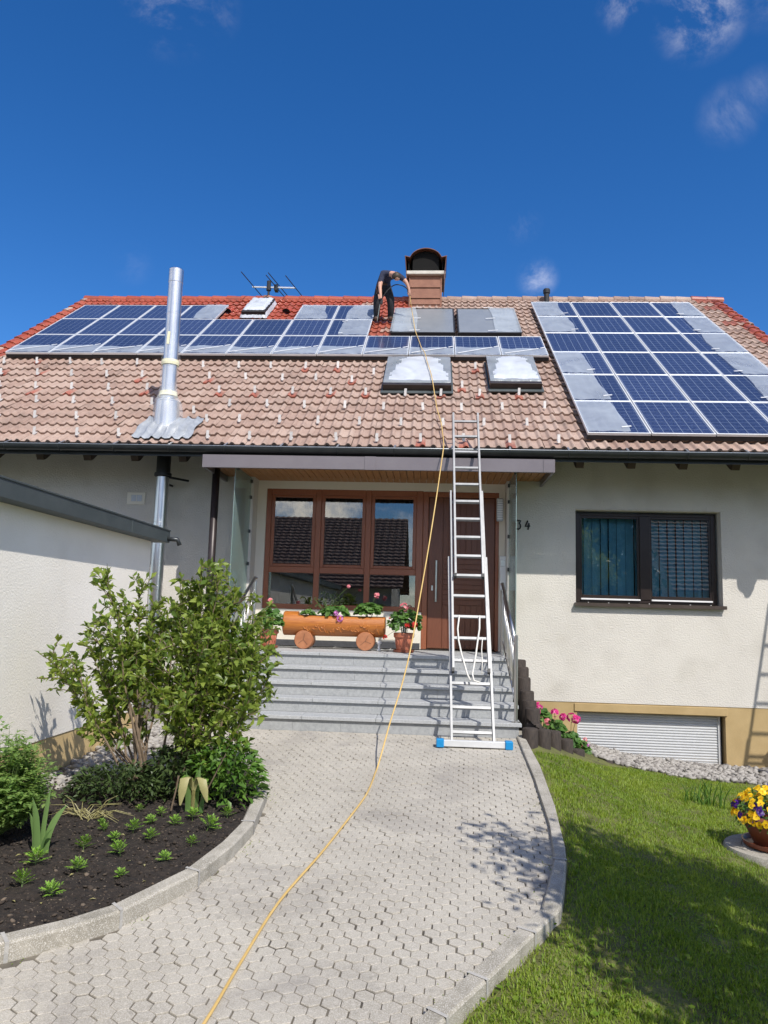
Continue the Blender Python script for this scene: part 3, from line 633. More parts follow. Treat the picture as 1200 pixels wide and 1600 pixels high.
# entrance glazing: frame, six panes
PX = [(-2.50, -1.92), (-1.695, -1.127), (-.898, -.33)]
ew = MB(); Y0, Y1 = YD+.03, YD+.11
xe = [-2.65, -1.81, -1.012, -.147]; zb, zm0, zm1, zt = 1.375, 1.945, 2.075, 3.282
for a, b in ((-2.65, -2.57), (-1.855, -1.765), (-1.057, -.967), (-.25, -.147)): ew.bbox(a, b, Y0, Y1, zb, zt, .006)
for a, b in ((-2.57, -1.855), (-1.765, -1.057), (-.967, -.25)):
    ew.bbox(a, b, Y0+.002, Y1, zb, zb+.08, .006); ew.bbox(a, b, Y0+.002, Y1, zt-.09, zt, .006); ew.bbox(a, b, Y0+.002, Y1, 1.945, 2.04, .006)
    ew.bbox(a, a+.055, Y0+.018, Y1-.01, 2.04, zt-.09, .006); ew.bbox(b-.055, b, Y0+.018, Y1-.01, 2.04, zt-.09, .006)
    ew.bbox(a+.055, b-.055, Y0+.018, Y1-.01, 2.04, 2.085, .006); ew.bbox(a+.055, b-.055, Y0+.018, Y1-.01, zt-.135, zt-.09, .006)
ewin = ew.build('entrance_window', M_FRAMEW, house)
for a, b in ((-2.57, -1.855), (-1.765, -1.057), (-.967, -.25)):
    MB().box(a+.055, b-.055, YD+.062, YD+.07, 2.085, zt-.135).build('pane', M_GLASS, ewin); MB().box(a, b, YD+.062, YD+.07, zb+.08, 1.945).build('pane', M_GLASS, ewin)
# faint curtains in the room
s = MB(); xs2 = np.linspace(-2.62, -.3, 150)
vs = [(x, 12.62+.03*math.sin(x*38)+.02*math.sin(x*17), z) for z in (2.0, 3.4) for x in xs2]; s.add(vs, [(i, i+1, 151+i, 150+i) for i in range(149)]); s.build('curtain', M_CURT, house, smooth=True)
# front door with frame, leaf, rails of grooves, pull handle
s = MB(); s.bbox(-.145, -.06, YD+.02, YD+.11, .817, 3.272, .006); s.bbox(.985, 1.04, YD+.02, YD+.11, .817, 3.272, .006); s.bbox(-.06, .985, YD+.022, YD+.11, 3.19, 3.272, .006); dfr = s.build('door_frame', M_FRAMEW, house)
s = MB()
s.bbox(-.058, .983, YD+.06, YD+.10, .83, 3.188, .004)
s.bbox(-.05, .17, YD+.045, YD+.0595, .84, 3.18, .004); s.bbox(.80, .975, YD+.045, YD+.0595, .84, 3.18, .004)
for k in range(7): s.bbox(.178+k*.0885, .178+k*.0885+.0835, YD+.050, YD+.0595, .84, 1.50, .003)
for k in range(7): s.bbox(.178+k*.0885, .178+k*.0885+.0835, YD+.050, YD+.0595, 2.22, 3.18, .003)
for k in range(9): s.bbox(.178, .793, YD+.050, YD+.0595, 1.505+k*.079, 1.505+k*.079+.074, .003)
door = s.build('door', M_DOORW, house)
s = MB(); s.tube([(.075, YD-.03, 1.545), (.075, YD-.03, 2.185)], .016, 10); s.tube([(.075, YD-.03, 1.66), (.075, YD+.05, 1.66)], .009, 8); s.tube([(.075, YD-.03, 2.07), (.075, YD+.05, 2.07)], .009, 8); s.build('handle', M_STEEL, door, smooth=False)
MB().bbox(.0, .03, YD+.035, YD+.046, 1.72, 1.80, .003).build('lock_plate', M_STEEL, door)
s = MB(); s.bbox(.985, 1.085, 11.80, 11.87, 2.80, 3.16, .012); lamp = s.build('wall_lamp', M_GREYP, house)
s = MB()
for k in range(9): s.box(.993, 1.077, 11.794, 11.7995, 2.83+k*.036, 2.83+k*.036+.02)
s.build('lamp_grille', M_WHITEP, lamp)
s = MB(); s.bbox(1.035, 1.128, 11.73, 11.83, 1.74, 2.26, .008); bx = s.build('letter_box', M_WHITEP, house)
s = MB(); s.bbox(1.05, 1.115, 11.722, 11.729, 2.10, 2.2, .002); s.build('name_plate', M_STEEL, bx)

# canopy over the entrance
can = MB(); can.bbox(-3.25, 1.66, 10.45, 10.49, 3.315, 3.50, .004); can.bbox(-3.25, -3.21, 10.49, YW-.003, 3.32, 3.495, .003); can.bbox(1.62, 1.66, 10.49, YW-.003, 3.32, 3.495, .003); can.box(-3.21, 1.62, 10.49, YW-.003, 3.47, 3.49)
canopy = can.build('canopy', M_FASCIA, house)
MB().bbox(-.955, -.80, 10.441, 10.4495, 3.312, 3.503, .002).build('joint_strip', M_FASCIA, canopy); MB().bbox(1.50, 1.512, 10.443, 10.4495, 3.315, 3.5, .002).build('joint_strip', M_FASCIA, canopy)
s = MB(); npl = 48; w = (1.62+3.21)/npl
for k in range(npl): s.bbox(-3.21+k*w+.003, -3.21+(k+1)*w-.003, 10.492, YW-.004, 3.405, 3.425, .004)
for k in range(38): 
    a = -2.785+k*.103; s.bbox(a+.003, a+.10, YW-.003, YD-.001, 3.4055, 3.4095, .001)
s.build('soffit', M_SOFFIT, canopy)
MB().box(-3.21, 1.62, 10.50, YW-.01, 3.43, 3.45).build('soffit_backing', M_DARKWOOD, canopy)
s = MB(); s.tube([(-3.205, 11.02, 3.40), (-3.205, 11.02, -.2)], .056, 14); s.build('downpipe', M_PIPE, house, smooth=True)
# frosted glass side screens with clamps
for sx_, x in ((-1, -2.83), (1, 1.162)):
    gl = MB().bbox(x-.006, x+.006, 10.68, YW-.03, .95, 3.39, .002).build('side_screen', M_SIDEGL, house)
    for z in (1.3, 2.05, 2.55, 3.08, 3.33): MB().bbox(x-.022, x+.022, YW-.055, YW-.002, z-.025, z+.025, .004).build('clamp', M_BLACK, gl)
    MB().bbox(x-.018, x+.018, 10.78, 10.84, 3.35, 3.404, .003).build('clamp', M_BLACK, gl)

# right window: frame, sashes, panes, vertical blind, sill
s = MB(); y0, y1 = YW+.15, YW+.22
x0, x1, z0, z1 = 2.185, 4.275, 1.60, 2.965
s.bbox(x0, x0+.07, y0, y1, z0, z1, .005); s.bbox(x1-.07, x1, y0, y1, z0, z1, .005); s.bbox(x0+.07, x1-.07, y0, y1, z1-.05, z1, .005); s.bbox(x0+.07, x1-.07, y0, y1, z0, z0+.05, .005); s.bbox(3.145, 3.30, y0-.012, y1, z0+.05, z1-.05, .005)
for a, b in ((x0+.07, 3.145), (3.30, x1-.07)):
    s.bbox(a, a+.03, y0+.012, y1-.005, z0+.05, z1-.05, .004); s.bbox(b-.03, b, y0+.012, y1-.005, z0+.05, z1-.05, .004); s.bbox(a+.03, b-.03, y0+.012, y1-.005, z1-.085, z1-.05, .004); s.bbox(a+.03, b-.03, y0+.012, y1-.005, z0+.05, z0+.11, .004)
win = s.build('window', M_WINF, house)
s = MB()
for a, b in ((x0+.075, 3.14), (3.305, x1-.075)): s.bbox(a, b, y0-.035, y0-.003, z0+.035, z0+.06, .004)
s.build('weather_rail', M_WHITEP, win)
for a, b in ((x0+.10, 3.115), (3.33, x1-.10)): MB().box(a, b, y0+.03, y0+.038, z0+.11, z1-.085).build('pane', M_GLASSR, win)
s = MB()
for k in range(17):
    a = x0+.03+k*.127; t_ = R_(18+rng.normal(0, 5)); M = Matrix.Translation((a+.06, y1+.10, 0)) @ Matrix.Rotation(t_, 4, 'Z')
    n_ = 5; vs = [M @ Vector((-.066+.132*i/(n_-1), .012*math.sin(math.pi*i/(n_-1)), z)) for z in (z0+.02, z1+.05) for i in range(n_)]
    s.add(vs, [(i, i+1, n_+i+1, n_+i) for i in range(n_-1)])
s.build('vertical_blind', M_BLIND, house, smooth=True)
s = MB(); s.bbox(2.135, 4.33, YW-.075, YW+.149, 1.562, 1.586, .004); s.bbox(2.135, 4.33, YW-.08, YW-.0755, 1.535, 1.588, .001)
sill = s.build('window_sill', M_SILL, house)
for k in range(7): MB().bbox(2.36+k*.30, 2.372+k*.30, YW+.10, YW+.14, 1.587, 1.60, .002).build('drain_clip', M_WHITEP, sill)
s = MB(); s.bbox(2.16, 4.305, YW-.006, YW+.148, 2.99, 3.005, .002); s.bbox(2.29, 2.31, YW-.016, YW-.0065, 2.985, 3.0, .002); s.bbox(4.08, 4.10, YW-.016, YW-.0065, 2.985, 3.0, .002); s.build('shutter_rail', M_STONEB, house)
# basement window: rolled-down shutter, guide rails, ledge
s = MB(); nsl = 17; zs0, zs1 = -.675, -.02; hsl = (zs1-zs0)/nsl
for k in range(nsl):
    za = zs0+k*hsl; pr = [(0, 0), (-.009, .25), (-.012, .5), (-.009, .8), (-.001, .93), (-.001, 1.0)]
    n_ = len(pr); s.add([(x, YW+.135+d, za+f*hsl) for x in (2.205, 4.215) for d, f in pr], [(i, n_+i, n_+i+1, i+1) for i in range(n_-1)])
sh = s.build('basement_shutter', M_SHUT, house)
s = MB(); s.bbox(2.172, 2.205, YW+.105, YW+.16, -.70, -.007, .003); s.bbox(4.215, 4.25, YW+.105, YW+.16, -.70, -.007, .003); s.bbox(2.205, 4.215, YW+.118, YW+.15, -.70, -.676, .003); s.build('guide_rail', M_SHUT, sh)
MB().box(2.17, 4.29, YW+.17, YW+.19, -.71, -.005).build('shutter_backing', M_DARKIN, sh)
s = MB(); s.bbox(2.13, 4.33, YW-.10, YW+.10, -.755, -.712, .004); s.build('ledge', M_GRAND, house)
# number 34 in black letters
def strokes(lines, x0, z0, h, y, r):
    s = MB()
    for ln in lines: s.tube([(x0+u*h, y, z0+v*h) for u, v in ln], r, 8)
    return s
three = [[(.02, .98), (.28, 1.0), (.46, .99), (.30, .66), (.42, .55), (.46, .34), (.38, .12), (.20, .0), (.0, .10)]]
four = [[(.36, 1.0), (.14, .52), (.04, .36), (.62, .40)], [(.50, .72), (.44, .30), (.40, -.02)]]
for nm, ln, x in (('digit', three, 1.275), ('digit', four, 1.395)):
    strokes(ln, x, 2.665, .135, YW-.012, .0105).build(nm, M_BLACK, house, smooth=True)
# ventilation grille on the left
s = MB(); s.bbox(-4.80, -4.51, YW-.014, YW-.001, 2.935, 3.13, .004); gr = s.build('vent_grille', M_WALLS, house)
s = MB()
for a in (-4.73, -4.64):
    s.bbox(a, a+.08, YW-.017, YW-.0145, 2.985, 3.085, .001)
s.build('grille_slot', M_GREYP, gr)

# roof: every tile its own little double-roll shell
HOOKS = [(-4.25, 3.48), (-3.58, 3.46), (-2.99, 3.45), (-2.35, 3.46), (-1.77, 3.5), (-1.09, 3.5-.36), (.72, 3.5), (-8.11, 3.63), (-7.47, 3.64), (-6.82, 3.64), (-6.2, 3.6), (-5.53, 3.6),
 (-3.96, 2.84), (-3.31, 2.82), (-2.65, 2.78), (-2.07, 2.81), (-1.43, 2.72), (.45, 2.48), (-7.82, 2.97), (-7.14, 2.97), (-6.5, 2.94), (-5.84, 2.91), (-5.19, 2.9),
 (-3.6, 2.13), (-3.0, 2.14), (-2.36, 2.12), (-1.72, 2.1), (-1.14, 2.09), (-.48, 2.06), (.1, 2.07), (.73, 2.09), (1.37, 2.14), (-7.5, 2.3), (-6.83, 2.26), (-6.19, 2.23), (-5.54, 2.22), (-4.87, 2.23),
 (-3.27, 1.5), (-2.66, 1.5), (-2.06, 1.47), (-1.42, 1.47), (-.80, 1.43), (-.18, 1.42), (.42, 1.42), (1.05, 1.47), (1.71, 1.54), (-7.13, 1.62), (-6.5, 1.59), (-5.87, 1.57), (-5.21, 1.54), (-4.55, 1.53), (-3.76, 1.17),
 (-3.46, .83), (-2.96, .83), (-2.34, .83), (-1.75, .81), (-1.12, .79), (-.5, .78), (.13, .78), (.74, .80), (1.37, .82), (-7.4, .93), (-6.8, .92), (-6.2, .9), (-5.53, .89), (-4.91, .91),
 (-3.27, .18), (-2.66, .18), (-2.05, .17), (-1.40, .17), (-.81, .15), (-.19, .17), (.42, .19), (1.07, .17), (1.75, .19), (-7.15, .24), (-6.52, .24), (-5.89, .24), (-5.24, .23), (-4.61, .23)]
TW, GA = .302, .331
def tiles():
    prof = []
    for i in range(29):
        u = i/28; v = (u*2) % 1.0 if i < 28 else 1.0
        d = abs(v-.72); d = min(d, 1-d)
        prof.append(.033*max(0, math.cos(min(d/.25, 1)*math.pi/2))**.9)
    prof = np.array(prof); un = np.linspace(0, 1, 29)
    cols = int(round((XR-XL)/TW)); rows = 27; V = []; F = []; rn = []; pt = []
    rv = rng.random((rows, cols)); 
    redset = set()
    for x, s_ in HOOKS:
        if s_ > 1.9 and rng.random() < .5 or ((x, s_) in ((-.19, .17), (.42, .19), (1.07, .17))): redset.add((round(x, 2), round(s_, 2)))
    for r in range(rows):
        s0 = r*GA; s1 = min(s0+GA+.05, SR+.03)
        for c in range(cols):
            x0 = XL+c*TW; sc_ = s0+.17; xc = x0+.15
            p = 0.
            if s0 > 6.5 and xc < -4.4+1.6 and xc > -5.2: p = 1
            if s0 > 7.9 and xc < -.7: p = 1
            if s0 > 5.2 and -1.65 < xc < -.8: p = .9 if rng.random() < .9 else .2
            if c == 0 and s0 > 3.6: p = .95 if rng.random() < .9 else .3
            if c == cols-1 and s0 > 3: p = .9 if rng.random() < .85 else .1
            if c == cols-2 and s0 > 6.0 and rng.random() < .25: p = .7
            dk = rng.normal(0, .004); tl = rng.normal(0, .005); ox = rng.normal(0, .003); os_ = rng.normal(0, .005)
            base = len(V)
            for (ss, hb, k) in ((s0+.012, -.004, 0), (s0, .036, 1), (s0+.018, .041, 2), (s1, .002, 3)):
                for i in range(29):
                    hh = prof[i]*(.92 if k == 0 else 1)+hb+dk*(k < 3)+tl*(un[i]-.5)*(k < 3)
                    q = RP(x0+ox+un[i]*(TW+.001), ss+os_, hh-.03); V.append(tuple(q))
                    pp = p
                    if not p:
                        for hx, hs_ in redset:
                            if abs(hx-(x0+un[i]*TW)-.0) < .07 and abs(hs_-.12-s0) < .17 and k < 3: pp = .85
                    pt.append(pp)
                    rn.append(.25+rv[r, c]*.5)
            for k in range(3):
                for i in range(28):
                    a = base+k*29+i; F.append((a, a+1, a+30, a+29))
    me = bpy.data.meshes.new('roof'); me.from_pydata(V, [], F); me.materials.append(M_TILE)
    for nm, dat in (('rnd', rn), ('paint', pt)):
        a = me.attributes.new(nm, 'FLOAT', 'POINT'); a.data.foreach_set('value', dat)
    me.polygons.foreach_set('use_smooth', [(i//28) % 3 != 0 for i in range(len(F))]); me.update()
    o = bpy.data.objects.new('roof', me); col.objects.link(o); o.parent = house; o.location = (0, -11.69, 0); WLOC[o.name] = Vector((0, 0, 0))
    return o
roof = tiles()
s = MB()   # underlay under the tiles, back slope and soffit boards
YR, ZR = 10.6+SR*CP, 3.68+SR*SP
s.add([RP(XL+.01, .05, -.05), RP(XR-.01, .05, -.05), RP(XR-.01, SR, -.05), RP(XL+.01, SR, -.05)], [(0, 1, 2, 3)])
s.add([RP(XL+.01, .02, -.085), RP(XR-.01, .02, -.085), RP(XR-.01, SR, -.085), RP(XL+.01, SR, -.085)], [(3, 2, 1, 0)])
s.add([RP(XL+.01, .02, -.085), RP(XR-.01, .02, -.085), RP(XR-.01, .05, -.05), RP(XL+.01, .05, -.05)], [(0, 1, 2, 3)])
s.build('soffit_boards', M_DARKWOOD, house)
s = MB(); s.add([(XL, YR+.02, ZR+.02), (XR, YR+.02, ZR+.02), (XR, YR+7.4, ZR-5.38), (XL, YR+7.4, ZR-5.38)], [(3, 2, 1, 0)])
bk = s.build('roof_back', MATS.get('roof_back') or mat('roof_back_tile', (.26, .13, .095), (.36, .20, .15), rough=.8, scale=6), house)
# verge boards and ridge tiles
s = MB()
for x in (XL-.02, XR+.02): s.bar(RP(x, 0, -.07), RP(x, SR, -.07), .03, .16, upv=(0, -SP, CP))
s.build('verge_board', M_DARKWOOD, house)
def ridge():
    V = []; F = []; rn = []; pt = []; L = .36; n = int((XR-XL)/L)+1; k = 9
    for i in range(n):
        xa = XL-.03+i*L; xb = xa+L+.03; p = 1. if xa < -.75 and rng.random() < .97 else (.0 if xa < 6.0 else .9); rv = rng.random(); b = len(V); tl = rng.normal(0, .004)
        for x, r0 in ((xa, .125), (xa+.03, .128), (xb, .108)):
            for j in range(k):
                a = math.pi*(-.12+1.24*j/(k-1)); V.append((x, YR+.01-math.cos(a)*r0, ZR-.045+tl+math.sin(a)*r0*.95)); rn.append(rv); pt.append(p)
        for l in range(2):
            for j in range(k-1): F.append((b+l*k+j, b+(l+1)*k+j, b+(l+1)*k+j+1, b+l*k+j+1))
        F.append(tuple(b+j for j in range(k)))
    me = bpy.data.meshes.new('ridge_tiles'); me.from_pydata(V, [], F); me.materials.append(M_TILE)
    for nm, dat in (('rnd', rn), ('paint', pt)): a = me.attributes.new(nm, 'FLOAT', 'POINT'); a.data.foreach_set('value', dat)
    o = bpy.data.objects.new('ridge_tiles', me); col.objects.link(o); o.parent = house; o.location = (0, -11.69, 0)
ridge()
# red verge caps
def verge(xv, sgn, red_from):
    V = []; F = []; rn = []; pt = []
    for r in range(27):
        s0 = r*GA; s1 = s0+GA+.03; b = len(V); rv = rng.random(); p = .95 if (s0 > red_from and rng.random() < .9) else .0
        for s_, lift in ((s0, .052), (s1, .022)):
            for (dx, dh) in ((-.09, -.005), (-.06, .022), (0, .026), (.035, .012), (.04, -.11)):
                V.append(tuple(RP(xv+dx*sgn, s_, dh+lift-.02))); rn.append(rv); pt.append(p)
        for j in range(4): F.append((b+j, b+j+1, b+5+j+1, b+5+j))
        F.append((b, b+1, b+2, b+3, b+4))
    me = bpy.data.meshes.new('verge_tiles'); me.from_pydata(V, [], F); me.materials.append(M_TILE)
    for nm, dat in (('rnd', rn), ('paint', pt)): a = me.attributes.new(nm, 'FLOAT', 'POINT'); a.data.foreach_set('value', dat)
    o = bpy.data.objects.new('verge_tiles', me); col.objects.link(o); o.parent = house; o.location = (0, -11.69, 0)
verge(XL, -1, 3.6); verge(XR, 1, 4.2)
# rafters, gutter, brackets
for k in range(-3, 18):
    x = -5.8+.715*k; s = MB()
    s.prism([(.06, -.09), (.06, -.315), (.14, -.33), (1.75, -.33), (1.75, -.09)], x-.055, x+.055, lambda u, v, d: RP(d, u, v)); s.build('rafter', M_DARKWOOD, house)
def gutter():
    s = MB(); r = .075; yc, zc = 10.505, 3.615; n = 12; out = []
    for i in range(n+1):
        a = math.pi+math.pi*i/n; out.append((yc+r*math.cos(a), zc+r*math.sin(a)))
    inn = [(yc+(r-.004)*math.cos(math.pi+math.pi*i/n), zc+(r-.004)*math.sin(math.pi+math.pi*i/n)) for i in range(n, -1, -1)]
    xs_ = (XL-.02, XR+.02)
    pr = out+inn; m = len(pr); s.add([(x, y, z) for x in xs_ for y, z in pr], [(i, m+i, m+(i+1) % m, (i+1) % m) for i in range(m)]+[tuple(range(m)), tuple(range(2*m-1, m-1, -1))])
    s.box(XL-.02, XR+.02, 10.60, 10.62, 3.50, 3.66)
    g_ = s.build('gutter', M_GUTTER, house, smooth=False)
    l = MB(); l.tube([(XL-.02, yc-r, zc+.006), (XR+.02, yc-r, zc+.006)], .0085, 8); l.build('gutter_lip', M_LIP, g_, smooth=True)
    for k in range(-3, 17):
        x = -6.15+.80*k
        if x > XR or x < XL: continue
        b = MB(); b.bar((x, yc-r-.004, zc+.012), (x, 10.62, zc+.075), .028, .006)
        b.tube([(x, yc+(r+.004)*math.cos(math.pi+math.pi*i/8), zc+(r+.004)*math.sin(math.pi+math.pi*i/8)) for i in range(9)], .007, 4); b.build('gutter_bracket', M_LIP if False else M_HOOK if k % 1 else M_GUTTER, g_)
        b = MB(); b.bar((x, yc-r+.003, zc+.014), (x+.01, 10.60, zc+.09), .026, .005); b.build('bracket_strap', M_LIP, g_)
gutter()
# chimney with slate cladding and a curved hood
cx0, cx1, cy0, cy1 = -.635, .088, 17.30, 18.15
s = MB(); s.box(cx0+.02, cx1-.02, cy0+.02, cy1-.02, 8.2, 9.28); chim = s.build('chimney', M_CHIM, house)
s = MB()
for k, (za, zb_) in enumerate(((8.42, 8.58), (8.57, 8.735), (8.725, 9.0), (8.99, 9.285))):
    o_ = .0
    s.add([(cx0-.006, cy0-.03, za), (cx1+.006, cy0-.03, za), (cx1+.004, cy0-.004, zb_), (cx0-.004, cy0-.004, zb_), (cx0-.006, cy0-.018, za), (cx1+.006, cy0-.018, za)], [(0, 1, 2, 3), (0, 4, 5, 1)])
    for x, sg in ((cx0, -1), (cx1, 1)):
        s.add([(x+sg*.03, cy0-.03, za), (x+sg*.03, cy1+.03, za), (x+sg*.004, cy1, zb_), (x+sg*.004, cy0, zb_)], [(0, 1, 2, 3)])
s.bar((cx1+.012, cy0-.015, 8.5), (cx1+.012, cy0-.015, 9.28), .035, .03); s.bar((cx0-.008, cy0-.015, 8.5), (cx0-.008, cy0-.015, 9.28), .025, .03)
s.build('slate_cladding', M_CHIM, chim)
MB().bbox(cx0-.10, cx1+.10, cy0-.10, cy1+.10, 9.285, 9.375, .012).build('chimney_band', M_STONEB, chim)
s = MB(); s.box(cx0+.03, cx1-.03, cy0+.10, cy1-.10, 9.376, 9.80); s.box(cx0-.05, cx0-.03, cy0-.02, cy1+.02, 9.376, 9.66); s.box(cx1+.03, cx1+.05, cy0-.02, cy1+.02, 9.376, 9.66); hood = []
xc = (cx0+cx1)/2
for i in range(25):
    u = -1+2*i/24; z = max(9.685+.225*max(0, 1-(abs(u)/.74)**2)**.62, 9.685+.035*max(0, abs(u)-.70)/.3)
    hood.append((xc+u*.495, z))
ol = hood+[(x, z-.018) for x, z in reversed(hood)]
inn = [(xc+(x-xc)*.93, z-.03) for x, z in hood if abs(x-xc) < .36]; s.prism(inn+[(inn[-1][0], 9.377), (inn[0][0], 9.377)], cy0-.02, cy1+.02, lambda u, v, d: (u, d, v)); s.build('hood_void_fill', M_HOLLOW, chim)  # solid black filling stands in for the dark void under the hood
s = MB(); s.prism(ol, cy0-.16, cy1+.16, lambda u, v, d: (u, d, v))
for x in (xc-.487, xc+.487):
    sg = 1 if x > xc else -1
    s.add([(x, cy0-.16, 9.70), (x, cy1+.16, 9.70), (x-sg*.045, cy1+.14, 9.17), (x-sg*.045, cy0-.12, 9.17), (x-sg*.012, cy0-.16, 9.70), (x-sg*.012, cy1+.16, 9.70), (x-sg*.057, cy1+.14, 9.17), (x-sg*.057, cy0-.12, 9.17)],
          [(0, 1, 2, 3), (4, 7, 6, 5), (0, 3, 7, 4), (1, 5, 6, 2), (2, 6, 7, 3), (0, 4, 5, 1)])
s.build('chimney_hood', M_CAP, chim)
# small vent pipe on the right
s = MB(); p = RP(2.6, 8.62, 0); s.lathe([(.062, -.1), (.062, .22), (.08, .225), (.085, .30), (.07, .33), (.0, .335)], 14, p); s.build('roof_vent_pipe', M_PSIDE, house, smooth=False)

# ------------------------------------------------------------------ stone steps
steps = thing('stone_steps', 'grey granite entrance steps with five treads leading up to the front door', 'steps', (-.8, 9, 0))
SX0, SX1 = -2.62, 1.045
for k in range(5):
    zt_ = .163*(k+1); yn = 8.92+.32*k; yb = yn+.345 if k < 4 else YD-.024
    s = MB(); cuts = [SX0, -1.45+.07*(k % 2), -.60, SX1]
    for a, b in zip(cuts[:-1], cuts[1:]):
        if k == 4: s.bbox(a+.0015, b-.0015, yn, 10.9, zt_-.042, zt_, .004); s.bbox(a+.0015, b-.0015, 10.903, yb, zt_-.042, zt_, .004)
        else: s.bbox(a+.0015, b-.0015, yn, yb, zt_-.042, zt_, .004)
    s.build('tread', M_GRANT, steps)
    s = MB(); cuts = [SX0+.01, -1.55, -.95 if k % 2 else -1.0, .1, SX1-.03]
    for a, b in zip(cuts[:-1], cuts[1:]): s.box(a+.001, b-.001, yn+.03, YD-.03, (zt_-.163+.001 if k else -.14), zt_-.043)
    s.build('riser', M_GRANR, steps)

def railing(x, label, yb):
    r = thing('handrail', label, 'railing', (x, yb, .163))
    y0_, y1_ = yb, 10.62; z0_, z1_ = 1.11, 1.76
    s = MB(); s.tube([(x, y0_, .163), (x, y0_, 1.14)], .021, 12); s.lathe([(.05, 0), (.05, .008), (.02, .01)], 12, (x, y0_, .164)); s.build('post', M_STEEL, r, smooth=False)
    s = MB(); s.tube([(x, y1_, .815), (x, y1_, 1.74)], .021, 12); s.lathe([(.05, 0), (.05, .008), (.02, .01)], 12, (x, y1_, .816)); s.build('post', M_STEEL, r, smooth=False)
    s = MB(); s.tube([(x-.01, y0_+.02, 1.07), (x-.01, y1_, 1.79)], .021, 12); s.tube([(x-.01, y1_-.001, 1.79), (x-.01, y1_+.10, 1.79)], .021, 12); s.build('rail', M_STEEL, r, smooth=True)
    s = MB(); s.tube([(x, y0_+.02, .36), (x, y1_, 1.02)], .012, 8); s.tube([(x, y0_+.02, .95), (x, y1_, 1.63)], .010, 8); s.build('lower_rail', M_STEEL, r, smooth=True)
    for k in range(8):
        f = (k+1)/9; y = y0_+.02+(y1_-y0_-.02)*f; s = MB(); s.tube([(x, y, .36+.66*f), (x, y, .95+.68*f)], .007, 6); s.build('baluster', M_STEEL, r, smooth=True)
railing(.985, 'stainless steel handrail on the right side of the steps by the dark wooden posts', 9.0)
railing(-2.45, 'stainless steel handrail on the left side of the steps, half hidden behind the shrub', 9.05)

# ------------------------------------------------------------------ annex on the left
ax = thing('garage_annex', 'low flat-roofed white annex on the left with dark metal roof edge and ochre base', 'annex', (-3.46, 9.25, 0))
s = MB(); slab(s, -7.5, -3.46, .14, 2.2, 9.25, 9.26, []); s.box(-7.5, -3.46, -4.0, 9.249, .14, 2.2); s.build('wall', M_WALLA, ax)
s = MB(); s.box(-7.5, -3.468, -4.0, 9.242, -1.3, .1395); s.build('plinth', mat('plinth_ochre_sunlit', (.58, .42, .20), (.64, .47, .235), rough=.9, scale=3, bump=.2, bscale=80, bdist=.006), ax)  # house ochre lightened, standing in for sunlight on the annex base
s = MB(); s.bbox(-7.6, -3.29, -4.1, 9.44, 2.15, 2.30, .004); co = s.build('roof_edge', M_COPING, ax)
s = MB(); s.bbox(-3.30, -3.282, -4.1, 9.445, 2.296, 2.312, .002); s.bbox(-3.292, -3.284, 8.20, 8.215, 2.152, 2.295, .001); s.bbox(-3.292, -3.284, 5.2, 5.215, 2.152, 2.295, .001); s.build('drip_trim', M_COPING, co)
s = MB(); s.tube([(-3.31, 9.36, 2.20), (-3.18, 9.40, 2.19), (-3.15, 9.41, 2.12)], .03, 10); s.build('spout', M_GUTTER, ax, smooth=True)

# ------------------------------------------------------------------ things on the roof (built flat, laid on the roof plane)
def roof_thing(name, label, cat, x, s_, h, group=None, sx=1., sy=1.):
    o = bpy.data.objects.new(name, None); o.empty_display_size = .1; col.objects.link(o)
    o.location = RP(x, s_, h); o.rotation_euler = (PIT, 0, 0); o.scale = (sx, sy, 1); WLOC[o.name] = Vector((0, 0, 0)); return tag(o, label, cat, group)
panel0 = roof_thing('solar_panel', 'x', 'solar panel', 0, 0, 0)
s = MB(); f = .019
s.bbox(0, PW, 0, f, 0, .04, .002); s.bbox(0, PW, PH-f, PH, 0, .04, .002); s.bbox(0, f, f, PH-f, 0, .04, .002); s.bbox(PW-f, PW, f, PH-f, 0, .04, .002); s.build('frame', M_PFRAME, panel0, world=False)
MB().box(f, PW-f, f, PH-f, .028, .036).build('cells', M_CELL, panel0, world=False)
MB().box(.01, PW-.01, .01, PH-.01, -.006, .004).build('back_sheet', M_PSIDE, panel0, world=False)
used0 = [False]
def place_panel(x, s_, label, group, sx=1., sy=1.):
    o = panel0 if not used0[0] else copy_tree(panel0); used0[0] = True
    o.location = RP(x, s_, .10)+Vector((0, 0, rng.normal(0, .002))); o.scale = (sx, sy, 1); tag(o, label, 'solar panel', group); return o
GP_L, GP_R = 'solar panels of the long left array', 'solar panels of the right array'
LX0, LPX, LS0, LPS = -8.22, .858, 3.93, 1.26
RX0, RPX, RS0, RPS = 2.165, .892, .28, 1.30
def lcol(r, c, n): return f'{ORD[c]} from the left' if c < n/2 else f'{ORD[n-1-c]} from the right'
for c in range(12): place_panel(LX0+c*LPX, LS0, f'solar panel in the left array, bottom row, {lcol(0, c, 12)}', GP_L)
for c in range(8): place_panel(LX0+c*LPX, LS0+LPS, f'solar panel in the left array, middle row, {lcol(1, c, 8)}', GP_L)
for c in range(4): place_panel(LX0+c*LPX, LS0+2*LPS, f'solar panel at the far left under the ridge, top row, {ORD[c]} from the left', GP_L)
place_panel(LX0+6*LPX, LS0+2*LPS, 'blue solar panel in the top row between the silver hatch and the worker, left one', GP_L)
place_panel(LX0+7*LPX, LS0+2*LPS, 'blue solar panel in the top row right beside the worker', GP_L)
rown = ['bottom row', 'second row from the bottom', 'third row from the bottom', 'third row from the top', 'second row from the top', 'top row']
coln = ['leftmost', 'second from the left', 'third from the left', 'rightmost']
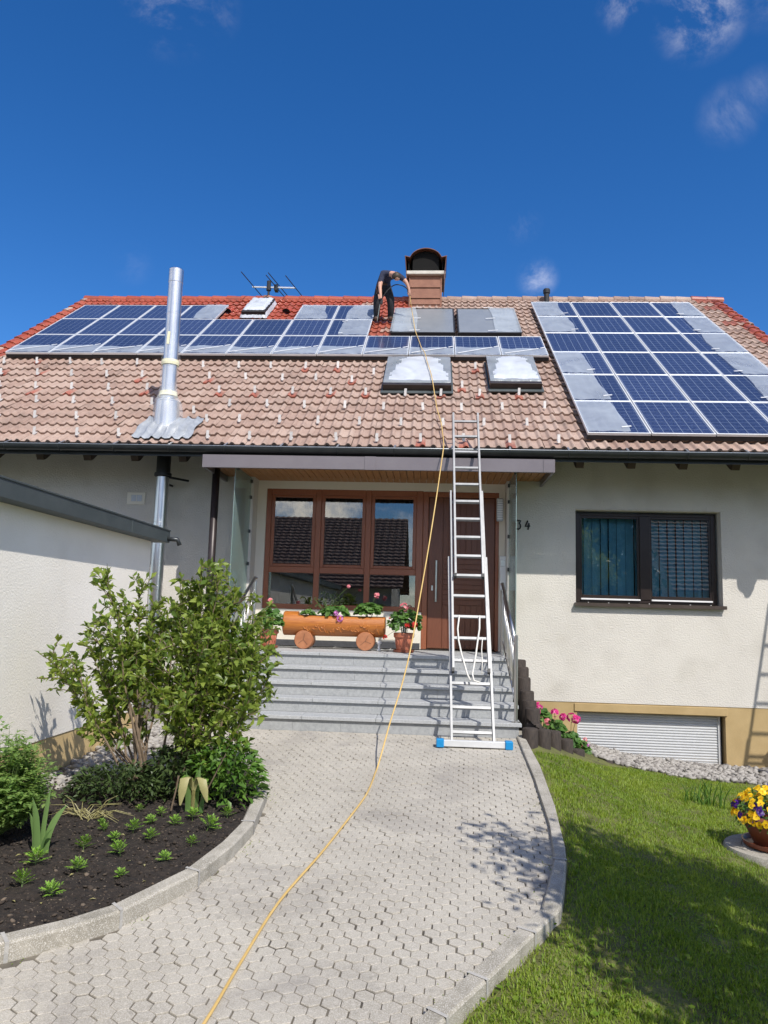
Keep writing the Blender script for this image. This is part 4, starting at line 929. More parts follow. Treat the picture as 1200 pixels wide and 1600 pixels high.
for r in range(6):
    for c in range(4):
        place_panel(RX0+c*RPX, RS0+r*RPS, f'solar panel in the right array, {rown[r]}, {coln[c]}', GP_R, .875/PW, 1.285/PH)
# rails under the arrays
for x0_, x1_, ss, lab in ((LX0, LX0+12*LPX, LS0+.03, 'dark mounting rail along the foot of the long left solar array'), (RX0, RX0+4*RPX, RS0+.03, 'dark mounting rail along the foot of the right solar array')):
    o = MB(); o.bar(RP(x0_, ss, .06), RP(x1_, ss, .06), .05, .06, upv=(0, -SP, CP)); tag(o.build('mounting_rail', M_PSIDE), lab, 'mounting rail')

def film(x0, x1, s0, s1, h, label, mat_=None, group='plastic film taped over the solar panels', wob=.03, nx=14, ns=8, lift=.012, left=0, right=0, top=0, tape=None):
    """a thin wrinkled sheet lying on the panels; ragged edges where they are free"""
    V = []; F = []
    ph = rng.uniform(0, 6.28, 6)
    for j in range(ns+1):
        for i in range(nx+1):
            u, v = i/nx, j/ns
            x = x0+(x1-x0)*u; ss = s0+(s1-s0)*v
            if right: x += right*(math.sin(v*3+ph[0])*.8+math.sin(v*9+ph[1])*.2)*u
            if left: x += left*(math.sin(v*3+ph[2])*.8+math.sin(v*9+ph[3])*.2)*(1-u)
            if top: ss += top*(math.sin(u*4+ph[4])*.5+math.sin(u*9+ph[5])*.5)*v
            hh = h+lift*abs(rng.normal(0, .35))+lift*abs(math.sin(u*6+v*9+ph[0]))*.8
            V.append(tuple(RP(x, ss, hh)))
    for j in range(ns):
        for i in range(nx): F.append((j*(nx+1)+i, j*(nx+1)+i+1, (j+1)*(nx+1)+i+1, (j+1)*(nx+1)+i))
    o = np_mesh('plastic_film', np.array(V), np.array(F), mat_ or M_FILM, smooth=True); tag(o, label, 'plastic film', group)
    if tape:
        b = MB()
        for (ax_, as_, bx_, bs_) in tape: b.bar(RP(ax_, as_, h+.018), RP(bx_, bs_, h+.018), .028, .004, upv=(0, -SP, CP))
        t_ = b.build('tape_strip', M_WHITEP, o)
    return o
for c in range(12):
    x0 = LX0+c*LPX; hgt = .42+.04*math.sin(c*2.1)
    film(x0+.005, x0+PW, LS0+.0, LS0+hgt, .145, f'film strip on the foot of the left array, {lcol(0, c, 12)}', top=.03, nx=16, ns=5,
         tape=[(x0+.05, LS0+.05, x0+.70, LS0+hgt-.03), (x0+PW-.11, LS0+hgt-.01, x0+PW-.02, LS0+hgt+.05)])
film(LX0+3*LPX+.36, LX0+4*LPX, LS0+2*LPS, LS0+3*LPS-.02, .145, 'translucent film over the right half of the fourth top-row panel from the left', left=.05)
film(LX0+6*LPX, LX0+6*LPX+.62, LS0+2*LPS+.02, LS0+3*LPS-.02, .145, 'wrinkled film over most of the top-row panel just right of the silver hatch', right=.10)
film(LX0+7*LPX+.30, LX0+8*LPX, LS0+2*LPS, LS0+3*LPS-.02, .145, 'translucent film on the top-row panel beside the worker', left=.06)
film(LX0+7*LPX+.28, LX0+8*LPX, LS0+LPS+.02, LS0+2*LPS-.02, .145, 'translucent film on the middle-row panel below the worker', left=.05, tape=[(LX0+7*LPX+.25, LS0+LPS+.1, LX0+7*LPX+.33, LS0+LPS+.13), (LX0+7*LPX+.23, LS0+2*LPS-.25, LX0+7*LPX+.34, LS0+2*LPS-.2)])
for r, wdt in enumerate((.56, .54, .50, None, .62, .60)):
    if wdt is None: continue
    film(RX0, RX0+wdt, RS0+r*RPS+.02, RS0+(r+1)*RPS-.03, .145, f'film on the left edge of the right array, {rown[r]}', right=.05,
         tape=[(RX0+wdt-.06, RS0+r*RPS+.16, RX0+wdt+.08, RS0+r*RPS+.2)])
for r, wdt in enumerate((.60, .60, .58, .56, .52, .50)):
    film(RX0+4*RPX-wdt, RX0+4*RPX-.015, RS0+r*RPS+.02, RS0+(r+1)*RPS-.03, .145, f'film on the right edge of the right array, {rown[r]}', left=.05,
         tape=[(RX0+4*RPX-wdt-.09, RS0+r*RPS+.14, RX0+4*RPX-wdt+.06, RS0+r*RPS+.17)])
# two thermal collectors
for (x0, x1, lab, fa, fb, lf) in ((-.92, .385, 'grey flat thermal collector just right of the worker, film on its left end', -.93, -.43, 'translucent film over the left end of the collector beside the worker'),
                                  (.44, 1.71, 'grey flat thermal collector nearer the right array, film on its right end', 1.16, 1.715, 'translucent film over the right end of the right grey collector')):
    t_ = roof_thing('thermal_collector', lab, 'solar collector', x0, 5.36, .08, 'grey thermal collectors below the chimney')
    w, hgt = x1-x0, 2.0; s = MB(); s.bbox(0, w, 0, .03, 0, .085, .003); s.bbox(0, w, hgt-.03, hgt, 0, .085, .003); s.bbox(0, .03, .03, hgt-.03, 0, .085, .003); s.bbox(w-.03, w, .03, hgt-.03, 0, .085, .003); s.build('frame', M_PSIDE, t_, world=False)
    MB().box(.03, w-.03, .03, hgt-.03, .06, .075).build('absorber_glass', M_COLL, t_, world=False)
    film(fa, fb, 5.38, 7.34, .172, lf, None, 'plastic film pieces on the thermal collectors', right=.05 if fa < 0 else 0, left=0 if fa < 0 else .05,
         tape=[(fb-.12 if fa < 0 else fa-.12, 5.42+k*.95, fb+.10 if fa < 0 else fa+.08, 5.46+k*.95) for k in range(3)])
# roof windows with crumpled film
for (x0, x1, s0, s1, lab, lf) in ((-.845, .25, 2.20, 3.70, 'wide roof window with a dark frame in the brown tiles, left of the two', 'crumpled shiny film wrapped over the left, wider roof window'),
                                  (.93, 1.74, 2.32, 3.76, 'narrow roof window with a dark frame beside the right solar array', 'crumpled shiny film wrapped over the right, narrower roof window')):
    t_ = roof_thing('roof_window', lab, 'roof window', x0, s0, 0, 'roof windows'); w, hgt = x1-x0, s1-s0
    s = MB(); s.bbox(-.02, w+.02, -.02, .09, .0, .165, .006); s.bbox(-.02, w+.02, hgt-.10, hgt, .0, .16, .006); s.bbox(-.02, .08, .09, hgt-.10, .0, .16, .006); s.bbox(w-.08, w+.02, .09, hgt-.10, .0, .16, .006); s.build('frame', M_WINF, t_, world=False)
    MB().box(.08, w-.08, .09, hgt-.10, .10, .115).build('pane', M_DARKGL, t_, world=False)
    s = MB(); s.bbox(-.05, w+.05, -.11, -.02, .035, .06, .004); s.bbox(-.05, -.02, -.02, hgt, .02, .06, .004); s.bbox(w+.02, w+.05, -.02, hgt, .02, .06, .004); s.build('flashing', M_COPING, t_, world=False)
    nx, ns = 26, 26; V = []; F = []
    for j in range(ns+1):
        for i in range(nx+1):
            u, v = i/nx, j/ns; d = min(u, 1-u, v*.8, (1-v)); dome = min(d/.16, 1)
            hh = .17+.035*dome+.014*abs(math.sin(u*11+v*5)+math.sin(v*13-u*4))*.5+rng.normal(0, .002)
            if j == 0: hh = .09
            V.append(tuple(RP(x0-.015+(w+.03)*u, s0+.03+(hgt-.03)*v, hh)))
    for j in range(ns):
        for i in range(nx): F.append((j*(nx+1)+i, j*(nx+1)+i+1, (j+1)*(nx+1)+i+1, (j+1)*(nx+1)+i))
    mid = [1 if (.06 < (k % nx)/nx < .94 and .05 < (k//nx)/ns < .95 and abs((k % nx)/nx-.5) < .50-.28*((k//nx)/ns)+.03*math.sin(k//nx)) else 0 for k in range(nx*ns)]
    o = np_mesh('plastic_film', np.array(V), np.array(F), [M_FILM, M_FILMW], mi=mid, smooth=True); tag(o, lf, 'plastic film', 'film wrapped over the roof windows')
# hatch by the ridge, wrapped in silver film
t_ = roof_thing('roof_hatch', 'small roof hatch near the ridge wrapped in silvery film, left of the aerial', 'roof hatch', -4.34, 6.95, 0)
s = MB(); s.bbox(0, .54, 0, 1.22, 0, .20, .02); s.build('cover', M_PSIDE, t_, world=False)
nx = ns = 14; V = []; F = []
for j in range(ns+1):
    for i in range(nx+1):
        u, v = i/nx, j/ns; e_ = min(u, 1-u, v, 1-v); hh = .05+.19*min(1, e_/.10)+rng.normal(0, .007); V.append(tuple(RP(-4.37+.60*u, 6.91+1.29*v, hh)))
for j in range(ns):
    for i in range(nx): F.append((j*(nx+1)+i, j*(nx+1)+i+1, (j+1)*(nx+1)+i+1, (j+1)*(nx+1)+i))
tag(np_mesh('plastic_film', np.array(V), np.array(F), M_FILMW, smooth=False), 'silvery crumpled film wrapped over the small hatch by the ridge', 'plastic film')
# humped vent tiles in the red patch
for x, lab in ((-4.78, 'red humped vent tile between the top-row panels and the silver hatch'), (-3.42, 'red humped vent tile right of the silver hatch')):
    s = MB(); k = 9
    s.add([RP(x+.10*math.cos(math.pi*j/(k-1)), 7.45+q*.24, .05+(.085-.06*q)*math.sin(math.pi*j/(k-1))) for q in (0, 1) for j in range(k)], [(j, j+1, k+j+1, k+j) for j in range(k-1)])
    s.cur = 1; s.add([RP(x+.088*math.cos(math.pi*j/(k-1)), 7.46, .05+.073*math.sin(math.pi*j/(k-1))) for j in range(k)], [tuple(range(k))])
    tag(s.build('vent_tile', [mat('red_tile_paint', (.38, .06, .026), (.46, .085, .04), rough=.4, scale=10), M_HOLLOW]), lab, 'vent tile', 'humped vent tiles near the ridge')
# snow hooks
hook0 = None
HS = sorted(HOOKS, key=lambda q: (round(q[1]/.66), q[0]))
rows_ = {}
for x, s_ in HS: rows_.setdefault(round((s_-.15)/.66), []).append((x, s_))
rname = ['lowest row', 'second row from the gutter', 'third row from the gutter', 'fourth row from the gutter', 'fifth row from the gutter', 'top row']
for rk in sorted(rows_):
    lst = rows_[rk]
    for i, (x, s_) in enumerate(lst):
        if hook0 is None:
            b = MB(); prof = [(-.066, .0), (-.004, .088), (.004, .100), (.011, .097), (.004, .084), (-.050, .006), (.02, .010), (.02, .002)]
            b.prism(prof, -.020, .020, lambda u, v, d: (d, u, v)); hook0 = b.build('snow_hook', M_HOOK); o = hook0
        else: o = hook0.copy(); col.objects.link(o)
        o.location = RP(x, s_+.02, .030); o.rotation_euler = (PIT+rng.normal(0, .03), rng.normal(0, .05), rng.normal(0, .05)); o.scale = (1.0, 1.0, 1)
        n = len(lst); where = f'{ORD[i]} from the left' if i < 14 and i <= n/2 else f'{ORD[n-1-i]} from the right'
        tag(o, f'metal snow hook, {rname[min(rk, 5)]}, {where}', 'snow hook', 'snow hooks on the brown tiles')

# steel flue: lower pipe under the eave and the tall pipe through the roof
FX, FY = -4.09, 11.25
fl = thing('steel_flue', 'tall polished steel flue pipe rising through the eave beside the annex', 'flue pipe', (FX, FY, -.1))
s = MB(); s.lathe([(.098, -.1), (.098, 1.60), (.101, 1.605), (.101, 1.66), (.098, 1.665), (.098, 2.55), (.101, 2.555), (.101, 2.61), (.098, 2.615), (.098, 3.30)], 28, (FX, FY, 0)); s.build('lower_pipe', M_FLUE, fl, smooth=True, autos=15)
s = MB(); s.lathe([(.099, 3.31), (.128, 3.315), (.128, 3.36), (.105, 3.37), (.105, 3.95)], 24, (FX, FY, 0)); s.build('collar', M_BLACK, fl, smooth=False)
MB().bbox(FX-.015, FX+.015, FY+.09, YW, 3.22, 3.25, .003).build('wall_bracket', M_BLACK, fl)
s = MB(); s.bar((FX+.10, FY, 3.30), (FX+.30, FY+.3, 3.30), .03, .03); s.build('side_bracket', M_BLACK, fl)
s = MB(); s.lathe([(.205, 3.86), (.175, 4.46), (.168, 4.47), (.168, 4.49), (.10, 4.52)], 28, (FX, FY, 0)); s.build('storm_collar', M_FLUE, fl, smooth=True, autos=20)
s = MB(); s.lathe([(.109, 4.40), (.109, 5.02), (.111, 5.022), (.111, 5.04), (.109, 5.042), (.109, 5.86), (.112, 5.862), (.112, 5.885), (.109, 5.89), (.109, 6.385), (.113, 6.39), (.113, 6.60), (.106, 6.61)], 28, (FX, FY, 0), cap=False); s.build('upper_pipe', M_FLUE, fl, smooth=True, autos=15)
s = MB(); s.lathe([(.106, 6.61), (.09, 6.56), (.0, 6.56)], 24, (FX, FY, 0), cap=False); s.build('mouth', M_HOLLOW, fl)
s = MB()  # lead flashing dressed over the tiles
nx, ns = 40, 9; vs = []
for j in range(ns+1):
    for i in range(nx+1):
        u, v = i/nx, j/ns; x = -4.40+.86*u; w_ = (x-XL)/TW*2 % 1.0; d = abs(w_-.72); d = min(d, 1-d); pr = .037*max(0, math.cos(min(d/.22, 1)*math.pi/2))
        vs.append(RP(x+.02*math.sin(v*9), .10+.80*v+.015*math.sin(u*21), .036+pr+.012*math.sin(v*5)*.3))
s.add(vs, [(j*(nx+1)+i, j*(nx+1)+i+1, (j+1)*(nx+1)+i+1, (j+1)*(nx+1)+i) for j in range(ns) for i in range(nx)]); s.build('flashing', M_FOIL, fl, smooth=True)
def wrap(name, prof, label, matx, seed, n=36):
    r2 = np.random.default_rng(seed); vs = []; 
    for k, (r, z) in enumerate(prof):
        for j in range(n):
            a = 2*math.pi*j/n; rr3 = r*(1+.05*math.sin(a*3+z*6)+.04*math.sin(a*7-z*9))+abs(r2.normal(0, .006)); vs.append((FX+rr3*math.cos(a), FY+rr3*math.sin(a), z+.02*math.sin(a*2+k)))
    m_ = len(prof); s = MB(); s.add(vs, [(i*n+j, i*n+(j+1) % n, (i+1)*n+(j+1) % n, (i+1)*n+j) for i in range(m_-1) for j in range(n)])
    return s.build(name, matx, None, smooth=True)
fo = wrap('plastic_film', [(.235, 3.84), (.24, 3.95), (.225, 4.15), (.215, 4.35), (.20, 4.48), (.135, 4.58), (.122, 4.7), (.125, 4.85), (.122, 5.0), (.13, 5.12), (.135, 5.2), (.12, 5.3), (.115, 5.42)], '', M_FILMC, 5)
tag(fo, 'clear crinkled film wrapped round the foot of the steel flue on the roof', 'plastic film')
MB().lathe([(.142, 4.56), (.134, 4.60), (.130, 4.63)], 24, (FX, FY, 0), cap=False).build('tape_band', M_TAPE, fo); MB().lathe([(.130, 5.05), (.134, 5.09), (.128, 5.13)], 24, (FX, FY, 0), cap=False).build('tape_band', M_TAPE, fo); MB().bar((FX-.02, FY-.118, 5.36), (FX-.01, FY-.116, 5.56), .04, .004, upv=(0, 1, 0)).build('tape_band', M_TAPE, fo)

# TV aerial
ant = thing('tv_aerial', 'old television aerial with horizontal rods on a short mast at the ridge', 'aerial', (-4.15, 17.9, 8.9))
s = MB(); s.tube([(-4.15, 17.9, 8.7), (-4.15, 17.9, 9.36)], .028, 8); s.lathe([(.06, 9.18), (.06, 9.30), (.05, 9.31), (.055, 9.42)], 10, (-4.15, 17.9, 0)); s.build('mast', M_PSIDE, ant)
s = MB(); s.lathe([(.20, 8.93), (.17, 8.99), (.06, 9.03)], 16, (-4.15, 17.9, 0)); s.build('mast_flashing', M_CHIM, ant)
s = MB(); s.bar((-4.55, 17.85, 9.25), (-3.49, 17.95, 9.27), .032); s.build('boom', M_STEEL, ant)
s = MB(); s.box(-4.0, -3.92, 17.8, 17.98, 9.16, 9.30); s.build('dipole_box', M_BLACK, ant)
for a, b in (((-4.62, 17.0, 9.25), (-4.41, 18.6, 9.25)), ((-4.07, 17.2, 9.26), (-3.83, 18.7, 9.26)), ((-4.02, 17.2, 9.32), (-3.78, 18.7, 9.32)), ((-3.61, 17.25, 9.27), (-3.41, 18.45, 9.27))):
    MB().tube([a, b], .011, 6).build('rod', M_PSIDE, ant)

# ------------------------------------------------------------------ ladder
A0 = Vector((0, 8.44, -.03)); LD = Vector((0, 10.42-8.44, 3.57+.03)); LD.normalize(); LN = Vector((0, -LD.z, LD.y))
def LP(x, l, n=0.): v = A0+LD*l+LN*n; return Vector((x, v.y, v.z))
lad = thing('extension_ladder', 'long aluminium three-part extension ladder leaning on the gutter', 'ladder', (.475, 8.44, -.03))
def sect(x0b, x1b, x0t, x1t, l0, l1, n, nr, first, caps=True, skip=()):
    s = MB(); uy = tuple(LN)
    s.bar(LP(x0b, l0, n), LP(x0t, l1, n), .017, .058, upv=uy); s.bar(LP(x1b, l0, n), LP(x1t, l1, n), .017, .058, upv=uy)
    for xb, xt in ((x0b, x0t), (x1b, x1t)):
        s.bar(LP(xb+.004, l0, n+.031), LP(xt+.004, l1, n+.031), .024, .005, upv=uy); s.bar(LP(xb, l0, n-.031), LP(xt, l1, n-.031), .024, .005, upv=uy)
    sec = s.build('ladder_section', M_ALU, lad)
    for k in range(nr):
        l = first+k*.28
        if l > l1-.05: break
        f = (l-l0)/(l1-l0); a = x0b+(x0t-x0b)*f; b = x1b+(x1t-x1b)*f
        r = MB(); r.bar(LP(a+.012, l, n), LP(b-.012, l, n), .030, .026, upv=uy); r.build('rung', M_ALU, sec)
    if caps:
        r = MB()
        for xb in (x0b, x1b): r.bar(LP(xb, l0-.045, n), LP(xb, l0+.005, n), .030, .062, upv=uy)
        r.build('rubber_foot', M_BLACK, sec)
    return sec
sect(.247, .695, .210, .668, .03, 2.38, 0., 9, .155, caps=False)
sect(.262, .662, .232, .636, .86, 3.37, .066, 9, .995-.035)
sect(.288, .618, .262, .604, 2.06, 4.71, .132, 10, 2.045+.0)
s = MB(); s.bbox(.155, .82, 8.40, 8.47, -.030, .035, .004); bar_ = s.build('stabiliser_bar', mat('pale_aluminium', (.58, .585, .59), (.66, .665, .67), rough=.5, metal=.2, scale=6), lad)
for a in (.085, .81):
    s = MB(); s.bbox(a, a+.082, 8.385, 8.485, -.042, .045, .008); s.build('end_cap', M_BLUE, bar_)
s = MB()
def cat(a, b, sag, n=14): return [a.lerp(b, i/n)+Vector((0, 0, -sag*4*(i/n)*(1-i/n))) for i in range(n+1)]
s.tube([LP(.335, 1.52, .10), LP(.315, 1.35, .09), LP(.325, 1.2, .09), LP(.36, 1.02, .09), LP(.42, .78, .10), LP(.45, .70, .12)], .010, 6)
s.tube([LP(.57, 1.52, .10), LP(.565, 1.35, .10), LP(.545, 1.22, .10), LP(.515, 1.0, .10), LP(.475, .78, .11), LP(.49, .70, .12), LP(.55, .68, .12)], .010, 6)
s.tube([LP(.60, 1.25, .08), LP(.585, 1.1, .08), LP(.59, .95, .08), LP(.58, .8, .08)], .006, 6); s.build('rope', M_ROPE, lad, smooth=True)

# ------------------------------------------------------------------ hose
HG = [(-1.05, 2.3), (-.985, 2.9), (-.917, 3.423), (-.887, 3.883), (-.832, 4.578), (-.701, 5.308), (-.602, 5.943), (-.513, 6.574), (-.487, 7.0), (-.48, 7.30)]
pts = [Vector((x, y, float(zp(y))+.014)) for x, y in HG]+[Vector(p) for p in ((-.47, 7.43, -.085), (-.43, 7.60, .07), (-.38, 7.86, .28), (-.29, 8.26, .60), (-.215, 8.65, .96), (-.135, 9.06, 1.50), (-.045, 9.55, 2.15), (.045, 9.98, 2.86), (.105, 10.28, 3.38), (.132, 10.405, 3.62))]
pts += [RP(.135, .02, .085), RP(.12, .35, .075), RP(.10, .75, .075), RP(.04, 1.3, .075), RP(-.0, 1.9, .08), RP(-.06, 2.4, .24), RP(-.14, 3.1, .25), RP(-.20, 3.7, .25), RP(-.26, 4.1, .21), RP(-.32, 4.7, .165), RP(-.42, 5.4, .20), RP(-.48, 6.1, .26)]
pts += [Vector((-.51, 15.7, 7.70)), Vector((-.555, 15.62, 7.95)), Vector((-0.574, 15.6, 8.110))]
def smooth_path(p, n=5):
    out = []
    for i in range(len(p)-1):
        a, b, c, d = p[max(i-1, 0)], p[i], p[i+1], p[min(i+2, len(p)-1)]
        for k in range(n):
            t = k/n; out.append(.5*((2*b)+(c-a)*t+(2*a-5*b+4*c-d)*t*t+(3*b-a-3*c+d)*t**3))
    return out+[p[-1]]
hose = MB().tube(smooth_path(pts), .0078, 8).build('garden_hose', M_HOSE, None, smooth=True)
tag(hose, 'long yellow hose running from the paved path over the gutter to the worker', 'hose')

# ------------------------------------------------------------------ worker on the roof
def skin_obj(name, verts, edges, radii, root=0, sub=2):
    me = bpy.data.meshes.new(name); me.from_pydata(verts, edges, []); o = bpy.data.objects.new(name, me); col.objects.link(o)
    o.modifiers.new('skin', 'SKIN'); sm = o.modifiers.new('sub', 'SUBSURF'); sm.levels = sub; sm.render_levels = sub
    if not me.skin_vertices: 
        me.skin_vertices.new() if hasattr(me.skin_vertices, 'new') else None
    for i, r in enumerate(radii):
        sv = me.skin_vertices[0].data[i]; sv.radius = r if isinstance(r, tuple) else (r, r); sv.use_root = (i == root)
    dg = bpy.context.evaluated_depsgraph_get(); ev = o.evaluated_get(dg); m2 = bpy.data.meshes.new_from_object(ev); 
    bpy.data.objects.remove(o); m2.name = name
    o2 = bpy.data.objects.new(name, m2); m2.polygons.foreach_set('use_smooth', [True]*len(m2.polygons)); col.objects.link(o2); return o2
def worker():
    root = thing('person', 'worker in a navy t-shirt and black trousers bending forward on the ridge, holding a hose', 'person', (-1.13, 16.0, 7.64))
    J = {}; V = []; E = []; R = []; tagv = []
    def near(p):   # joints measured on one depth, set at their own
        p = Vector(p); k = p.y/15.9 if p.y < 15.85 and p.z > 8.05 else 1.0; return Vector((p.x*k, p.y, 1.35+(p.z-1.35)*k))
    def j(n, p, r, m, par=None):
        J[n] = len(V); V.append(near(p)); R.append(r); tagv.append(m)
        if par: E.append((J[par], J[n]))
    T, P_, S_, K, H = 'shirt', 'trouser', 'skin', 'boot', 'head'
    j('pelvis', (-1.17, 16.02, 8.42), (.135, .12), P_)
    j('belly', (-1.17, 15.95, 8.55), (.135, .115), T, 'pelvis'); j('chest', (-1.10, 15.80, 8.675), (.155, .125), T, 'belly'); j('upper', (-1.02, 15.64, 8.70), (.14, .10), T, 'chest')
    j('neck', (-.955, 15.53, 8.675), .058, S_, 'upper'); j('skull', (-.90, 15.44, 8.64), .085, H, 'neck'); j('crown', (-.87, 15.37, 8.60), .082, H, 'skull'); j('chin', (-.885, 15.385, 8.535), .055, H, 'crown')
    j('shl', (-1.19, 15.62, 8.655), .078, T, 'upper'); j('sll', (-1.225, 15.58, 8.53), .062, T, 'shl'); j('ell', (-1.24, 15.54, 8.40), .043, S_, 'sll'); j('wrl', (-1.215, 15.50, 8.17), .030, S_, 'ell'); j('pml', (-1.212, 15.49, 8.11), (.034, .02), S_, 'wrl')
    j('shr', (-.84, 15.60, 8.64), .078, T, 'upper'); j('slr', (-.745, 15.57, 8.585), .062, T, 'shr'); j('elr', (-.655, 15.56, 8.48), .043, S_, 'slr'); j('wrr', (-.60, 15.58, 8.32), .030, S_, 'elr'); j('pmr', (-.59, 15.59, 8.265), (.034, .02), S_, 'wrr')
    j('hpl', (-1.265, 16.02, 8.35), .115, P_, 'pelvis'); j('knl', (-1.295, 15.90, 8.03), .088, P_, 'hpl'); j('anl', (-1.30, 16.03, 7.72), .068, P_, 'knl'); j('fol', (-1.305, 15.90, 7.655), (.055, .042), K, 'anl')
    j('hpr', (-1.06, 16.02, 8.35), .115, P_, 'pelvis'); j('knr', (-.99, 15.88, 8.05), .088, P_, 'hpr'); j('anr', (-.99, 16.02, 7.72), .068, P_, 'knr'); j('for', (-.985, 15.89, 7.655), (.055, .042), K, 'anr')
    for sd, base, sgn in (('l', Vector((-1.212, 15.49, 8.105)), -1), ('r', Vector((-.59, 15.59, 8.26)), 1)):
        for k in range(4):
            dx = (-.027+.018*k); b = base+Vector((dx, 0, -.01)); ln = (.036, .042, .040, .032)[k]
            j(f'f{sd}{k}a', b+Vector((0, -.006, -.028)), .0095, S_, 'pm'+sd); j(f'f{sd}{k}b', b+Vector((0, .004, -.03-ln*.6)), .0085, S_, f'f{sd}{k}a'); j(f'f{sd}{k}c', b+Vector((0, .03, -.03-ln*.75)), .008, S_, f'f{sd}{k}b')
        j(f't{sd}a', base+Vector((-sgn*.04, .012, -.005)), .011, S_, 'pm'+sd); j(f't{sd}b', base+Vector((-sgn*.045, .032, -.035)), .009, S_, f't{sd}a')
    o = skin_obj('body', [tuple(v) for v in V], E, R, 0, 2)
    me = o.data
    for m in (M_SHIRT, M_TROU, M_SKIN, M_BOOT): me.materials.append(m)
    idx = {T: 0, P_: 1, S_: 2, H: 2, K: 3}
    va = np.array([tuple(v) for v in V]); seg = [(a, b) for a, b in E]
    A = np.array([va[a] for a, b in seg]); B = np.array([va[b] for a, b in seg]); rad = np.array([np.mean(R[b]) for a, b in seg])
    mi = []
    for p in me.polygons:
        c = np.array(p.center); ab = B-A; t = np.clip(((c-A)*ab).sum(1)/np.maximum((ab*ab).sum(1), 1e-9), 0, 1); d = np.linalg.norm(c-(A+ab*t[:, None]), axis=1)/np.maximum(rad, .03)
        k = int(np.argmin(d)); a, b = seg[k]; tb = tagv[b]; ta = tagv[a]
        cut = .55 if ta != S_ else .5
        if ta == P_ and tb == T: cut = .35
        if ta == P_ and tb == K: cut = .15
        if ta == T and tb == S_: cut = .25
        if ta == S_ and tb == H: cut = .5
        mi.append(idx[tb if t[k] > cut else ta])
    me.polygons.foreach_set('material_index', mi)
    off = WLOC[root.name]
    me.transform(Matrix.Translation(-off)); o.parent = root; WLOC[o.name] = off
    # hair cap, ears, nose
    hb = bmesh.new(); bmesh.ops.create_uvsphere(hb, u_segments=18, v_segments=12, radius=.098); cut = [v for v in hb.verts if v.co.z < -.01 and v.co.y < .03]; bmesh.ops.delete(hb, geom=cut, context='VERTS')
    Mh = Matrix.Translation(near((-.885, 15.40, 8.622))) @ Matrix.Rotation(R_(58), 4, 'X') @ Matrix.Rotation(R_(-15), 4, 'Z')
    hb.transform(Matrix.Translation(-off) @ Mh); hm = bpy.data.meshes.new('hair'); hb.to_mesh(hm); hb.free(); hm.materials.append(M_HAIR); hm.polygons.foreach_set('use_smooth', [True]*len(hm.polygons)); ho = bpy.data.objects.new('hair', hm); link(ho, root)
    s = MB()
    lump_mesh(s, near((-.815, 15.44, 8.60)), .02, .032, 1); lump_mesh(s, near((-.955, 15.40, 8.585)), .02, .032, 2); lump_mesh(s, near((-.90, 15.315, 8.54)), .016, .022, 3); s.build('ears_and_nose', M_SKIN, root, smooth=True)
    s = MB(); s.lathe([(.15, -.025), (.155, 0), (.15, .025)], 20, (0, 0, 0), cap=False); Mx = Matrix.Translation(Vector((-1.17, 15.985, 8.485))) @ Matrix.Rotation(R_(20), 4, 'X') @ Matrix.Diagonal((1.0, .86, 1, 1)); s.v = [tuple(Mx @ Vector(v)) for v in s.v]; s.build('belt', M_BOOT, root)
    s = MB(); s.tube(smooth_path([Vector(p) for p in ((-1.28, 15.90, 8.46), (-1.31, 15.86, 8.36), (-1.29, 15.84, 8.28), (-1.30, 15.88, 8.22))]), .010, 6); s.build('belt_strap', M_CHIM, root, smooth=True)
worker()
lance = thing('spray_lance', 'black spray lance with a thin metal tube in the left hand of the worker', 'spray lance', (-1.18, 15.47, 7.905))
s = MB(); s.bar((-1.17, 15.50, 7.93), (-1.195, 15.42, 7.87), .05, .07); s.lathe([(.035, 7.81), (.038, 7.89), (.02, 7.91)], 10, (-1.17, 15.455, 0)); s.build('handle', M_BLACK, lance)
MB().tube([(-1.18, 15.45, 7.88), (-1.25, 15.62, 7.50)], .009, 6).build('tube', M_STEEL, lance)
hs2 = MB().tube(smooth_path([Vector(p) for p in ((-0.574, 15.6, 8.120), (-0.645, 15.55, 8.206), (-0.759, 15.48, 8.243), (-0.904, 15.46, 8.234), (-1.049, 15.44, 8.099), (-1.167, 15.46, 7.913))]), .011, 6).build('spray_hose', M_BLACK, None, smooth=True)
tag(hs2, 'short black hose hanging between the hands of the worker', 'hose')

# ------------------------------------------------------------------ second ladder and gutter outlet beyond the right edge (their shadows fall on the wall)
lad2 = copy_tree(lad); lad2.location = (6.05, 7.98, -.55); tag(lad2, 'second aluminium ladder leaning on the gutter near the right end of the house', 'ladder')
s = MB(); s.lathe([(.14, 3.53), (.13, 3.47), (.055, 3.33), (.05, 3.28)], 16, (5.33, 10.505, 0)); s.tube([(5.33, 10.505, 3.31), (5.33, 10.56, 3.26), (5.33, 11.4, 3.72), (5.33, 11.6, 3.70)], .045, 10); s.build('gutter_outlet', M_GUTTER, house, smooth=True)

